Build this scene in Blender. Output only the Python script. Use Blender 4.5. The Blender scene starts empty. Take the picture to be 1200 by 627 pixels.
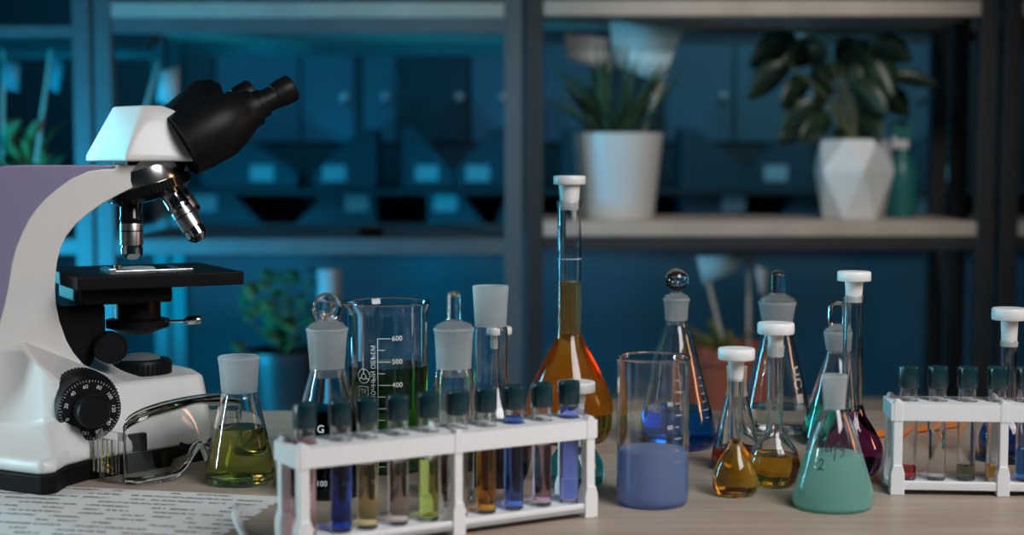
import bpy, bmesh, math, random
from mathutils import Vector, Matrix
random.seed(7)
PI = math.pi
C = bpy.context.scene.collection
sc = bpy.context.scene

# ------------------------------------------------------------------ camera
FPX, W, H = 1800.0, 1200.0, 627.0          # focal length in photo pixels
TZ = 0.75                                   # table top height
O = Vector((0, 0, TZ + 0.289))
PITCH = math.atan((H/2 - 185.0)/FPX)
Fw = Vector((0, math.cos(PITCH), -math.sin(PITCH)))
Up = Vector((0, math.sin(PITCH), math.cos(PITCH)))
Rt = Vector((1, 0, 0))
cam_d = bpy.data.cameras.new('camera'); cam = bpy.data.objects.new('camera', cam_d); C.objects.link(cam)
cam.location = O; cam.rotation_euler = (PI/2 - PITCH, 0, 0)
cam_d.sensor_width = 36; cam_d.lens = FPX/W*36
cam_d.dof.use_dof = True; cam_d.dof.focus_distance = 1.42; cam_d.dof.aperture_fstop = 3.7
cam_d.clip_start = 0.02
sc.camera = cam

def ray(px, py): return Fw + Rt*((px - W/2)/FPX) - Up*((py - H/2)/FPX)
def on_z(px, py, z=TZ):
    d = ray(px, py); return O + d*((z - O.z)/d.z)
def at_Y(px, py, Y):
    d = ray(px, py); return O + d*(Y/d.y)
def proj(p):
    v = Vector(p) - O; w = v.dot(Fw); return (W/2 + FPX*v.dot(Rt)/w, H/2 - FPX*v.dot(Up)/w)
def mpp(p): return (Vector(p) - O).dot(Fw)/FPX     # metres per photo pixel at p

# ------------------------------------------------------------------ materials
MATS = {}
def newmat(name):
    m = bpy.data.materials.new(name); m.use_nodes = True
    nt = m.node_tree; nt.nodes.clear()
    out = nt.nodes.new('ShaderNodeOutputMaterial'); return m, nt, out
def principled(name, col, rough=.5, metal=0.0, noise=0.0, scale=40, bump=0.0, trans=0.0, coat=0.0, sss=0.0, spec=.5):
    if name in MATS: return MATS[name]
    m, nt, out = newmat(name); b = nt.nodes.new('ShaderNodeBsdfPrincipled')
    b.inputs['Base Color'].default_value = (*col, 1); b.inputs['Roughness'].default_value = rough
    b.inputs['Metallic'].default_value = metal; b.inputs['Specular IOR Level'].default_value = spec
    if coat: b.inputs['Coat Weight'].default_value = coat
    if trans: b.inputs['Transmission Weight'].default_value = trans
    if sss:
        b.inputs['Subsurface Weight'].default_value = sss; b.inputs['Subsurface Radius'].default_value = (.004, .004, .004)
        b.inputs['Subsurface Scale'].default_value = 1.0
    if noise or bump:
        tc = nt.nodes.new('ShaderNodeTexCoord'); n = nt.nodes.new('ShaderNodeTexNoise'); n.inputs['Scale'].default_value = scale
        n.inputs['Detail'].default_value = 4; nt.links.new(tc.outputs['Object'], n.inputs['Vector'])
        if noise:
            r = nt.nodes.new('ShaderNodeValToRGB')
            r.color_ramp.elements[0].position = .3; r.color_ramp.elements[1].position = .7
            r.color_ramp.elements[0].color = (*[max(0, c*(1-noise)) for c in col], 1)
            r.color_ramp.elements[1].color = (*[min(1, c*(1+noise)) for c in col], 1)
            nt.links.new(n.outputs['Fac'], r.inputs['Fac']); nt.links.new(r.outputs['Color'], b.inputs['Base Color'])
        if bump:
            bp = nt.nodes.new('ShaderNodeBump'); bp.inputs['Strength'].default_value = bump; bp.inputs['Distance'].default_value = .002
            nt.links.new(n.outputs['Fac'], bp.inputs['Height']); nt.links.new(bp.outputs['Normal'], b.inputs['Normal'])
    nt.links.new(b.outputs[0], out.inputs[0]); MATS[name] = m; return m
def glass(name, col=(1, 1, 1), ior=1.47, rough=0.0):
    if name in MATS: return MATS[name]
    m, nt, out = newmat(name); g = nt.nodes.new('ShaderNodeBsdfGlass')
    g.inputs['Color'].default_value = (*col, 1); g.inputs['IOR'].default_value = ior; g.inputs['Roughness'].default_value = rough
    nt.links.new(g.outputs[0], out.inputs[0]); MATS[name] = m; return m
def frosted(name, col=(.86, .89, .9), amount=.5, rough=.35):
    """ground glass: rough refraction with a little scatter at the abraded skin"""
    if name in MATS: return MATS[name]
    m, nt, out = newmat(name); g = nt.nodes.new('ShaderNodeBsdfGlass')
    g.inputs['Color'].default_value = (*col, 1); g.inputs['IOR'].default_value = 1.45; g.inputs['Roughness'].default_value = rough
    d = nt.nodes.new('ShaderNodeBsdfDiffuse'); d.inputs['Color'].default_value = (*col, 1)
    t = nt.nodes.new('ShaderNodeBsdfTranslucent'); t.inputs['Color'].default_value = (*col, 1)
    m1 = nt.nodes.new('ShaderNodeMixShader'); m1.inputs[0].default_value = .5
    nt.links.new(d.outputs[0], m1.inputs[1]); nt.links.new(t.outputs[0], m1.inputs[2])
    m2 = nt.nodes.new('ShaderNodeMixShader'); m2.inputs[0].default_value = amount
    nt.links.new(g.outputs[0], m2.inputs[1]); nt.links.new(m1.outputs[0], m2.inputs[2])
    nt.links.new(m2.outputs[0], out.inputs[0]); MATS[name] = m; return m
def liquid(name, T, L=.05, cloud=0.0, cloudcol=None, n=1.333):
    """liquid that passes colour T over a path of L metres; cloud = share of suspended scatter"""
    if name in MATS: return MATS[name]
    m, nt, out = newmat(name); g = nt.nodes.new('ShaderNodeBsdfGlass')
    at = nt.nodes.new('ShaderNodeAttribute'); at.attribute_name = 'free_surface'
    mr = nt.nodes.new('ShaderNodeMapRange'); mr.inputs['To Min'].default_value = n/1.47; mr.inputs['To Max'].default_value = n
    nt.links.new(at.outputs['Fac'], mr.inputs['Value']); nt.links.new(mr.outputs[0], g.inputs['IOR'])
    g.inputs['Roughness'].default_value = 0.0 if not cloud else .12
    last = g
    if cloud:
        d = nt.nodes.new('ShaderNodeBsdfDiffuse'); d.inputs['Color'].default_value = (*cloudcol, 1)
        t = nt.nodes.new('ShaderNodeBsdfTranslucent'); t.inputs['Color'].default_value = (*cloudcol, 1)
        m1 = nt.nodes.new('ShaderNodeMixShader'); m1.inputs[0].default_value = .4
        nt.links.new(d.outputs[0], m1.inputs[1]); nt.links.new(t.outputs[0], m1.inputs[2])
        m2 = nt.nodes.new('ShaderNodeMixShader'); m2.inputs[0].default_value = cloud
        nt.links.new(g.outputs[0], m2.inputs[1]); nt.links.new(m1.outputs[0], m2.inputs[2]); last = m2
    nt.links.new(last.outputs[0], out.inputs['Surface'])
    s = [-math.log(max(1e-4, min(.999, c)))/L for c in T]; k = max(s)
    va = nt.nodes.new('ShaderNodeVolumeAbsorption'); va.inputs['Density'].default_value = k
    va.inputs['Color'].default_value = (*[1 - x/k for x in s], 1)
    nt.links.new(va.outputs[0], out.inputs['Volume']); MATS[name] = m; return m

GL = glass('borosilicate_glass')
GLC = glass('stopper_glass', (.97, .985, .99), 1.5)
FR = frosted('ground_glass', (.90, .93, .94), .28, .38)
FR2 = frosted('ground_glass_plug', (.84, .87, .88), .2, .25)
WP = principled('white_plastic', (.80, .80, .79), .38, sss=.15)
CAPW = principled('white_cap_plastic', (.78, .79, .79), .42, sss=.2)
RACK = principled('rack_plastic', (.82, .83, .84), .33, sss=.12)
BLK = principled('black_plastic', (.006, .007, .008), .42, spec=.16)
BLKG = principled('black_gloss', (.010, .010, .012), .14)
BLKM = principled('black_matte', (.006, .006, .007), .5, spec=.12)
CHR = principled('chrome', (.82, .82, .84), .10, 1.0)
STEEL = principled('brushed_steel', (.62, .62, .63), .3, 1.0)
ENAMEL = principled('white_enamel', (.74, .73, .71), .36, coat=.15)
PURPLE = principled('lilac_enamel', (.245, .225, .37), .38, coat=.15)
PRINT = principled('white_print', (.85, .87, .88), .6)
INK = principled('black_ink', (.02, .02, .025), .7)
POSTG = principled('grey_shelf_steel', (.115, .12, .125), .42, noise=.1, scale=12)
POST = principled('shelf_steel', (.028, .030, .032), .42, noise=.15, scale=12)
OAK = principled('pale_board', (.50, .405, .335), .5, noise=.12, scale=9)
POTW = principled('white_pot', (.74, .74, .73), .3)
SOIL = principled('soil', (.03, .022, .016), .9, noise=.4, scale=60, bump=.6)
TERRA = principled('terracotta', (.40, .10, .055), .7, noise=.15, scale=25)
LEAF1 = principled('dark_leaf', (.016, .036, .018), .38, noise=.35, scale=20)
LEAF2 = principled('olive_leaf', (.14, .15, .045), .5, noise=.3, scale=20)
LEAF3 = principled('blade_leaf', (.035, .09, .05), .4, noise=.35, scale=30)
STEM = principled('stem', (.10, .11, .05), .6)
PAPERC = principled('pale_card', (.78, .75, .73), .7)
CARDC = principled('cyan_card', (.62, .88, .93), .6)
TEALC = principled('teal_card', (.10, .22, .25), .6)
STICK = principled('wood_stick', (.42, .36, .30), .6)
SLATE = principled('slate_board', (.030, .052, .068), .6, noise=.15, scale=10)
WALLM = principled('wall_paint', (.10, .15, .19), .7, noise=.12, scale=2.5)
CABM = principled('cabinet_panel', (.085, .13, .165), .5, noise=.1, scale=4)
CHARC = principled('charcoal_panel', (.035, .035, .04), .6, noise=.1, scale=4)
CAPT = principled('teal_black_cap', (.006, .032, .042), .22)
PENCIL = principled('orange_lacquer', (.62, .19, .04), .35)

# ------------------------------------------------------------------ mesh builder
class MB:
    def __init__(s): s.v, s.f, s.m, s.top, s.flat = [], [], [], [], []
    def face(s, idx, mi=0, top=0.0, flat=False): s.f.append(tuple(idx)); s.m.append(mi); s.top.append(top); s.flat.append(flat)
    def lathe(s, prof, seg=48, M=None, mi=0, topfrom=None, xy=(1, 1), mis=None, spout=None):
        """revolve prof [(r, z)] about z; normals lie to the right of the running direction"""
        rings = []
        for r, z in prof:
            if r < 1e-7:
                p = Vector((0, 0, z)); s.v.append(M @ p if M else p); rings.append([len(s.v)-1])
            else:
                ring = []
                for j in range(seg):
                    a = 2*PI*j/seg; rr, zz = r, z
                    if spout: rr, zz = spout(r, z, a)
                    p = Vector((rr*math.cos(a)*xy[0], rr*math.sin(a)*xy[1], zz)); s.v.append(M @ p if M else p); ring.append(len(s.v)-1)
                rings.append(ring)
        for i in range(len(rings)-1):
            A, B = rings[i], rings[i+1]; t = 1.0 if topfrom is not None and i >= topfrom else 0.0
            k = mis[i] if mis else mi
            for j in range(seg):
                j2 = (j+1) % seg
                if len(A) == 1 and len(B) == 1: continue
                if len(A) == 1: s.face((A[0], B[j2], B[j]), k, t)
                elif len(B) == 1: s.face((A[j], A[j2], B[0]), k, t)
                else: s.face((A[j], A[j2], B[j2], B[j]), k, t)
        return s
    def box(s, a, b, mi=0, M=None):
        x0, y0, z0 = a; x1, y1, z1 = b; n = len(s.v)
        for p in ((x0,y0,z0),(x1,y0,z0),(x1,y1,z0),(x0,y1,z0),(x0,y0,z1),(x1,y0,z1),(x1,y1,z1),(x0,y1,z1)):
            p = Vector(p); s.v.append(M @ p if M else p)
        for q in ((0,3,2,1),(4,5,6,7),(0,1,5,4),(1,2,6,5),(2,3,7,6),(3,0,4,7)): s.face([n+i for i in q], mi, flat=True)
        return s
    def prism(s, pts, y0, y1, mi=0, M=None):
        """polygon pts (x, z) extruded from y0 to y1"""
        area = sum(pts[i][0]*pts[(i+1) % len(pts)][1] - pts[(i+1) % len(pts)][0]*pts[i][1] for i in range(len(pts)))
        if area < 0: pts = pts[::-1]
        n = len(s.v); k = len(pts)
        for y in (y0, y1):
            for x, z in pts:
                p = Vector((x, y, z)); s.v.append(M @ p if M else p)
        s.face([n+i for i in range(k)], mi); s.face([n+k+i for i in range(k)][::-1], mi)
        for i in range(k):
            j = (i+1) % k; s.face((n+j, n+i, n+k+i, n+k+j), mi)
        return s
    def tube(s, path, rad, seg=8, mi=0, closed=False):
        path = [Vector(p) for p in path]; n = len(path); rings = []
        ref = Vector((0, 0, 1))
        for i, p in enumerate(path):
            a = path[(i-1) % n] if closed or i else p; b = path[(i+1) % n] if closed or i < n-1 else p
            d = (b-a).normalized(); r = rad[i] if isinstance(rad, (list, tuple)) else rad
            u = d.cross(ref)
            if u.length < 1e-3: u = d.cross(Vector((1, 0, 0)))
            u.normalize(); w = u.cross(d).normalized()
            if i and (u.dot(pu) < 0): u, w = -u, -w
            pu = u; ring = []
            for j in range(seg):
                t = 2*PI*j/seg; s.v.append(p + u*r*math.cos(t) + w*r*math.sin(t)); ring.append(len(s.v)-1)
            rings.append(ring)
        for i in range(n if closed else n-1):
            A, B = rings[i], rings[(i+1) % n]
            for j in range(seg): s.face((A[j], A[(j+1) % seg], B[(j+1) % seg], B[j]), mi)
        if not closed: s.face(rings[0][::-1], mi); s.face(rings[-1], mi)
        return s
    def hull(s, pts, mi=0):
        bm = bmesh.new()
        for p in pts: bm.verts.new(p)
        bmesh.ops.convex_hull(bm, input=bm.verts)
        bmesh.ops.dissolve_limit(bm, angle_limit=.03, verts=bm.verts, edges=bm.edges)
        n = len(s.v); bm.verts.index_update()
        s.v += [v.co.copy() for v in bm.verts]
        for f in bm.faces: s.face([n+v.index for v in f.verts], mi)
        bm.free(); return s
    def mesh(s, name, mats, angle=40, fix=False):
        me = bpy.data.meshes.new(name); me.from_pydata([tuple(p) for p in s.v], [], s.f)
        for m in (mats if isinstance(mats, (list, tuple)) else [mats]): me.materials.append(m)
        for p, k in zip(me.polygons, s.m): p.material_index = k; p.use_smooth = True
        if any(s.top):
            a = me.attributes.new('free_surface', 'FLOAT', 'FACE'); a.data.foreach_set('value', s.top)
        if fix:
            bm = bmesh.new(); bm.from_mesh(me); bmesh.ops.recalc_face_normals(bm, faces=bm.faces); bm.to_mesh(me); bm.free()
        me.set_sharp_from_angle(angle=math.radians(angle)); return me
    def build(s, name, mats, parent=None, bevel=0.0, loc=None, angle=40, fix=False, seg=3, solid=0.0):
        o = bpy.data.objects.new(name, s.mesh(name, mats, angle if not bevel else 180, fix)); C.objects.link(o)
        if parent is not None: o.parent = parent
        if loc is not None: o.location = loc
        if solid:
            q = o.modifiers.new('solid', 'SOLIDIFY'); q.thickness = solid; q.offset = 0
        if bevel:
            b = o.modifiers.new('bevel', 'BEVEL'); b.width = bevel; b.segments = seg; b.limit_method = 'ANGLE'; b.angle_limit = math.radians(32)
            b.miter_outer = 'MITER_ARC'
            w = o.modifiers.new('wn', 'WEIGHTED_NORMAL'); w.keep_sharp = True
        return o

def thing(name, loc, label, cat, rotz=0.0, group=None):
    o = bpy.data.objects.new(name, None); C.objects.link(o); o.empty_display_size = .02
    o.location = loc; o.rotation_euler = (0, 0, rotz); return tag(o, label, cat, group)
def tag(o, label, cat, group=None):
    o['label'] = label; o['category'] = cat
    if group: o['group'] = group
    return o
def struct(o): o['kind'] = 'structure'; return o

def catmull(pts, n=5):
    out = []; P = [pts[0]] + list(pts) + [pts[-1]]
    for i in range(1, len(P)-2):
        for k in range(n):
            t = k/n; q = []
            for c in range(len(pts[0])):
                p0, p1, p2, p3 = P[i-1][c], P[i][c], P[i+1][c], P[i+2][c]
                q.append(.5*(2*p1 + (p2-p0)*t + (2*p0-5*p1+4*p2-p3)*t*t + (3*p1-p0-3*p2+p3)*t**3))
            out.append(tuple(q))
    out.append(tuple(pts[-1])); return out
def interp(prof, z):
    """radius of prof [(r, z)] (z rising) at z"""
    for (r0, z0), (r1, z1) in zip(prof, prof[1:]):
        if z0 <= z <= z1: return r0 + (r1-r0)*((z-z0)/(z1-z0) if z1 > z0 else 0)
    return prof[0][0] if z < prof[0][1] else prof[-1][0]

def text_mesh(txt, size, align='CENTER'):
    cu = bpy.data.curves.new('lettering', 'FONT'); cu.body = txt; cu.size = size; cu.align_x = align; cu.align_y = 'CENTER'; cu.resolution_u = 3
    o = bpy.data.objects.new('lettering', cu); C.objects.link(o)
    dg = bpy.context.evaluated_depsgraph_get(); dg.update()
    me = o.evaluated_get(dg).to_mesh()
    vs = [v.co.copy() for v in me.vertices]; fs = [tuple(p.vertices) for p in me.polygons]
    o.evaluated_get(dg).to_mesh_clear(); bpy.data.objects.remove(o); bpy.data.curves.remove(cu)
    return vs, fs
class Wrap:
    """print laid on a vessel: flat marks (x along the skin, z up) bent round its outside"""
    def __init__(s, prof, lift=.00025): s.prof, s.lift, s.mb = prof, lift, MB()
    def pt(s, x, z, ph0):
        r = interp(s.prof, z) + s.lift; a = ph0 + x/r; return Vector((r*math.sin(a), -r*math.cos(a), z))
    def quad(s, x0, z0, x1, z1, ph0=0.0):
        k = max(1, int(abs(x1-x0)/.002)); n = len(s.mb.v)
        for i in range(k+1):
            x = x0 + (x1-x0)*i/k; s.mb.v += [s.pt(x, z0, ph0), s.pt(x, z1, ph0)]
        for i in range(k): s.mb.face((n+2*i, n+2*i+2, n+2*i+3, n+2*i+1))
    def text(s, txt, size, x, z, ph0=0.0, rot=0.0, align='CENTER'):
        vs, fs = text_mesh(txt, size, align); n = len(s.mb.v); c, sn = math.cos(rot), math.sin(rot)
        for v in vs: s.mb.v.append(s.pt(x + v.x*c - v.y*sn, z + v.x*sn + v.y*c, ph0))
        for f in fs: s.mb.face([n+i for i in f])
    def line(s, pts, w, ph0=0.0):
        """pen stroke of width w through pts (x, z)"""
        for (x0, z0), (x1, z1) in zip(pts, pts[1:]):
            d = Vector((x1-x0, z1-z0)); L = d.length
            if L < 1e-9: continue
            u = d/L; nrm = Vector((-u.y, u.x))*w/2; e = u*w*.3; n = len(s.mb.v)
            for q in (Vector((x0, z0)) - e - nrm, Vector((x1, z1)) + e - nrm, Vector((x1, z1)) + e + nrm, Vector((x0, z0)) - e + nrm):
                s.mb.v.append(s.pt(q.x, q.y, ph0))
            s.mb.face((n, n+1, n+2, n+3))
    def ring(s, x, z, r, w, ph0=0.0, k=24):
        s.line([(x + r*math.cos(2*PI*i/k), z + r*math.sin(2*PI*i/k)) for i in range(k+1)], w, ph0)

# ------------------------------------------------------------------ vessels
class Vessel:
    def __init__(s, name, cx, yb, prof, label, cat, wall=.0016, floor=.003, level=None, liq=None, frost=None, smooth=True,
                 group=None, spout=None, seg=56, neckmat=None, midy=None):
        """prof: outside half-widths (hw, y) measured on the photograph, base to rim; yb: y of the base's front edge"""
        front = on_z(cx, yb).y; hw = max(p[0] for p in prof[:4]); Y = front
        for _ in range(6): Y = front + .88*hw*mpp((0, Y, TZ))
        ys = [p[1] for p in prof]; my = midy or (min(ys) + max(ys))/2
        s.X = at_Y(cx, my, Y).x; s.Y = Y
        out = []
        for h, y in prof:
            p = at_Y(cx, y, Y); out.append((h*mpp(p), max(0.0, p.z - TZ)))
        z0 = 0.0; fixed = [(out[0][0], 0.0)]
        for r, z in out[1:]:
            z0 = max(z, z0 + .0004); fixed.append((r, z0))
        s.out = out = catmull(fixed, 5) if smooth else fixed
        o2 = [out[0]]
        for r, z in out[1:]: o2.append((r, max(z, o2[-1][1] + 1e-5)))
        s.out = out = o2
        s.wall, s.floor = wall, floor
        s.root = thing(name, (s.X, s.Y, TZ), label, cat, group=group)
        ztop = out[-1][1]; s.ztop = ztop
        zf = s.z(frost) if frost else None; s.zf = zf
        zl = s.z(level) if level else floor; s.zl = zl
        inner = [(max(interp(out, z) - wall, .0006), z) for z in sorted({floor*1.0, *[p[1] for p in out if floor < p[1] < ztop]})]
        inner[0] = (inner[0][0]*.93, floor); rin = (inner[1][0] if len(inner) > 1 else inner[0][0])
        if len(inner) > 1: inner.insert(1, (rin*.985, floor + .0012)) if inner[1][1] > floor + .0015 else None
        s.inner = inner; lipz = ztop + .0007
        rt = out[-1][0]; ri = rt - wall
        def inn(z): return interp(inner, z)
        rim = [(rt - wall*.15, ztop + .0005), (rt - wall*.5, lipz), (ri + wall*.15, ztop + .0005), (ri, ztop)]
        body, neck = MB(), MB()
        base = [(0, .0012), (out[0][0]*.8, .0010), (out[0][0]*.93, 0.0)]
        up = lambda a, b: [p for p in out if a < p[1] < b]
        dn = lambda a, b: [p for p in inner if a < p[1] < b][::-1]
        if zf:
            body.lathe(base + [out[0]] + up(0, zf) + [(interp(out, zf), zf)], seg)
            body.lathe([(inn(zf), zf)] + dn(zl, zf) + [(inn(zl), zl)] + ([] if liq else [(0, zl)]), seg)
            neck.lathe([(interp(out, zf), zf)] + up(zf, ztop) + [(rt, ztop)] + rim + dn(zf, ztop) + [(inn(zf), zf)], seg, spout=spout)
            s.neck = neck.build('ground_neck', neckmat or FR, s.root)
        else:
            body.lathe(base + [out[0]] + up(0, ztop) + [(rt, ztop)] + rim + dn(zl, ztop) + [(inn(zl), zl)] + ([] if liq else [(0, zl)]), seg, spout=spout)
        s.body = body.build('glass_body', GL, s.root, angle=60)
        if liq:
            lq = MB(); lp = [(0, floor)] + [p for p in inner if p[1] < zl - 1e-5] + [(inn(zl), zl), (0, zl)]
            lq.lathe(lp, seg, topfrom=len(lp)-2); s.liq = lq.build('liquid', liq, s.root, angle=50)
    def z(s, y): return at_Y(600, y, s.Y).z - TZ
    def k(s, y=450): return mpp((0, s.Y, s.z(y) + TZ))
    def cap(s, hw, y0, y1, stem, mat=None, name='cap', flutes=0):
        """plastic stopper: disc y0 (top) to y1, stem = [(hw, y)] downward"""
        k = s.k(y0); z0, z1 = s.z(y1), s.z(y0); r = hw*k
        pr = [(0, s.z(stem[-1][1]))] + [(h*k, s.z(y)) for h, y in stem[::-1]] + [(r*.97, z0), (r, z0 + .0008), (r, z1 - .0012), (r*.95, z1), (r*.55, z1 + .0004), (0, z1 + .0004)]
        return MB().lathe(pr, 40).build(name, mat or CAPW, s.root, angle=35)
    def plug(s, pts, mat=None):
        """ground stopper body: pts (hw, y) from bottom to top"""
        pr = [(h*s.k(y), s.z(y)) for h, y in pts]; pr = [(0, pr[0][1])] + pr + [(0, pr[-1][1] + 1e-5)]
        return MB().lathe(pr, 48).build('stopper', mat or FR2, s.root, angle=45)
    def handle_rod(s, par, pts):
        pr = [(h*s.k(y), s.z(y)) for h, y in pts]; pr = catmull(pr, 4); pr = [(0, pr[0][1])] + pr + [(0, pr[-1][1] + 1e-4)]
        return MB().lathe(pr, 32).build('handle', GLC, par, angle=70)
    def put(s, wrap, name, mat=None):
        return wrap.mb.build(name, mat or PRINT, s.root)

LQ = lambda n, T, L=.05, **k: liquid(n, T, L, **k)

# green conical flask
v = Vessel('erlenmeyer_flask', 281, 572, [(37, 566), (40.5, 560), (41, 553), (39, 540), (33.5, 515), (28, 490), (22.5, 468), (20.5, 461), (21, 455), (23.5, 426), (24.6, 420), (24.4, 418)],
           'conical flask of olive green liquid with an open frosted neck, beside the safety goggles', 'flask', level=500, liq=LQ('olive_green_liquid', (.58, .72, .20), .05), frost=459)

# conical flask with black liquid, disc stopper
v = Vessel('erlenmeyer_flask', 384, 587, [(44, 580), (48.5, 573), (49, 566), (46, 545), (37, 500), (28, 460), (21.5, 437), (20.5, 430), (21, 422), (23.5, 392), (24.8, 387), (24.6, 385)],
           'conical flask of black liquid with a disc-handled glass stopper, behind the front rack', 'flask', level=478, liq=LQ('black_liquid', (.02, .02, .03), .02), frost=431)
p = v.plug([(15, 442), (18.2, 430), (20.6, 400), (21.5, 388), (22.5, 383), (19, 379), (11, 376), (8, 374), (7, 372)])
k = v.k(360); M = Matrix.Translation((0, 0, v.z(361))) @ Matrix.Rotation(math.radians(38), 4, 'Z') @ Matrix.Rotation(PI/2, 4, 'X')
MB().lathe([(0, -.0022), (11*k, -.0026), (14*k, -.0042), (16.5*k, -.0042), (18*k, -.002), (18*k, .002), (16.5*k, .0042), (14*k, .0042), (11*k, .0026), (0, .0022)], 40, M=M).build('handle', GLC, p, angle=70)
w = Wrap(v.out); w.text('G', .009, 0, v.z(497), math.radians(-6)); w.text('100', .0065, 0, v.z(557), math.radians(-2)); v.put(w, 'printed_marks')

# large graduated beaker
def spout_fn(ph, amt, zt, wid=.32, span=.012):
    def f(r, z, a):
        d = (a - ph + PI) % (2*PI) - PI; e = math.exp(-(d/wid)**2)*max(0.0, min(1.0, (z - (zt - span))/span))**2
        return r*(1 + amt*e), z + .0006*e
    return f
def beaker(cx, yb, prof, ph, amt, **kw):
    front = on_z(cx, yb).y; zt = at_Y(cx, prof[-1][1], front + .04).z - TZ
    return Vessel('beaker', cx, yb, prof, spout=spout_fn(ph, amt, zt + .001), smooth=False, **kw)
v = beaker(455, 557, [(43, 549), (45.6, 546), (46.8, 541), (47, 535), (47, 480), (47, 420), (47, 368), (47.3, 363), (48.2, 359), (49.8, 355.5), (50, 354)], math.radians(200), .13,
           label='tall graduated beaker half full of dark green liquid, printed with white volume marks', cat='beaker',
           level=427, liq=LQ('dark_green_liquid', (.07, .26, .03), .05), seg=64)
w = Wrap(v.out); k = v.k(420)
for i in range(12):
    y = 391.5 + 26.6*i/2; y = y if y < 545 else 545
    L = 15 if i % 2 == 0 else 8.5
    w.quad(0, v.z(y) - .00028, L*k, v.z(y) + .00028, math.radians(12) + (-18)*k/ (47*k))
for i, t in enumerate(('600', '500', '400', '300', '200')): w.text(t, 8.4*k, 22.5*k, v.z(391.5 + 26.6*i), math.radians(12) - 18/47)
w.quad(-.0003, v.z(545), .0003, v.z(391), math.radians(12) - 18/47)
w.text('ОВОЧНЫЙ ОБЪЕМ', 7.4*k, -5*k, v.z(433), math.radians(12) - 18/47, rot=PI/2)
q = math.radians(12) - 18/47
w.ring(-18*k, v.z(435), 8.2*k, .0006, q); w.ring(-18*k, v.z(435.5), 3.2*k, .0007, q, 12)
for a in (90, 210, 330): w.line([(-18*k + 3*k*math.cos(math.radians(a)), v.z(435) + 3*k*math.sin(math.radians(a))), (-18*k + 8*k*math.cos(math.radians(a)), v.z(435) + 8*k*math.sin(math.radians(a)))], .0009, q)
w.line([(-25*k, v.z(447)), (-12*k, v.z(447)), (-12*k, v.z(466)), (-25*k, v.z(466)), (-25*k, v.z(447))], .0005, q)
w.text('ТУ', 6.5*k, -18.5*k, v.z(452.5), q); w.text('14', 6.5*k, -18.5*k, v.z(461), q)
v.put(w, 'printed_scale')

# narrow reagent bottle with rod stopper
v = Vessel('reagent_bottle', 532, 588, [(21, 582), (23.6, 578), (24, 572), (24, 540), (24, 500), (24, 460), (23.6, 443), (22, 435), (20.6, 430), (20.8, 424), (22.6, 392), (24, 387), (23.8, 385)],
           'narrow glass bottle with a rod-handled glass stopper, nearly clear, behind the front rack', 'bottle', level=520, liq=LQ('faint_rose_liquid', (.75, .52, .52), .05), frost=431)
p = v.plug([(14, 441), (17.5, 430), (20, 400), (21, 388), (22.5, 384), (20, 380), (12, 377), (9, 375)])
v.handle_rod(p, [(8.5, 378), (8.3, 371), (8.3, 355), (8.2, 347), (6.5, 343), (3, 341.3)])

# round-bodied wide-neck flask
v = Vessel('boiling_flask', 575, 575, [(30, 569), (40, 561), (46, 546), (48, 530), (47, 512), (41, 489), (30, 468), (22.5, 453), (20.4, 440), (20.2, 420), (20.2, 390), (18.6, 381), (18.8, 376), (21, 340), (21.6, 336)],
           'round flask with a wide open frosted neck and dark maroon liquid, behind the front rack', 'flask', level=508, liq=LQ('maroon_liquid', (.30, .04, .04), .03), frost=382)

def volumetric(cx, yb, prof, cap, stem, **kw):
    v = Vessel('volumetric_flask', cx, yb, prof, **kw); v.cap(*cap, stem); return v
v = volumetric(583, 528, [(24, 523), (31, 516), (34, 505), (33, 492), (27, 476), (16, 462), (9.6, 452), (8.6, 444), (8.6, 425), (8.6, 408), (9.6, 400), (9.6, 399)], (17, 383, 391.5), [(8.5, 392), (7, 408)],
               label='volumetric flask with a white cap standing hidden behind the wide-necked round flask', cat='flask', level=490, liq=LQ('straw_liquid', (.8, .6, .25), .05))
v = volumetric(667, 524, [(38, 518), (46, 510), (51, 497), (52.3, 483), (50, 466), (42, 446), (31, 424), (19.5, 403), (14.6, 392), (14, 383), (14, 360), (14, 320), (14, 270), (14, 244), (15, 238), (14.6, 236)], (19, 206, 216), [(12.8, 217), (11, 236), (10.4, 246)],
               label='tall volumetric flask of orange-amber liquid with a long neck and white cap', cat='flask', level=330, liq=LQ('orange_liquid', (.92, .42, .03), .05, cloud=.16, cloudcol=(.85, .36, .05)), seg=64)
w = Wrap(v.out); w.quad(-.02, v.z(303)-.0003, .02, v.z(303)+.0003); v.put(w, 'fill_line')
v = volumetric(675, 576, [(24, 571), (31, 564), (33.4, 554), (32, 543), (25, 530), (16, 519), (11.2, 510), (10.6, 503), (10.6, 490), (12, 482), (12, 480)], (22.5, 447, 459), [(11, 460), (9.8, 476), (9, 490)],
               label='small volumetric flask of bright teal liquid with a white cap, behind the front rack', cat='flask', level=527, liq=LQ('teal_liquid', (.02, .42, .50), .04))
w = None

# beaker with cloudy blue liquid
v = beaker(765, 598, [(37, 590), (40, 587.5), (41.6, 583), (42, 577), (42, 520), (42, 470), (42, 430), (42.3, 425), (43.3, 420.5), (43.8, 418)], math.radians(-48), .11,
           label='beaker one third full of cloudy lavender blue liquid', cat='beaker', level=526,
           liq=LQ('cloudy_blue_liquid', (.60, .70, .95), .04, cloud=.68, cloudcol=(.44, .62, .97)), seg=64)
w = Wrap(v.out); k = v.k(480)
for i in range(8):
    y = 441 + 13.4*i; w.quad(0, v.z(y)-.00022, (10 if i % 2 else 6)*k, v.z(y)+.00022, math.radians(32))
w.text('80', 7*k, -7*k, v.z(467.8), math.radians(32)); w.text('60', 7*k, -7*k, v.z(494.6), math.radians(32)); v.put(w, 'printed_scale')

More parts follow.
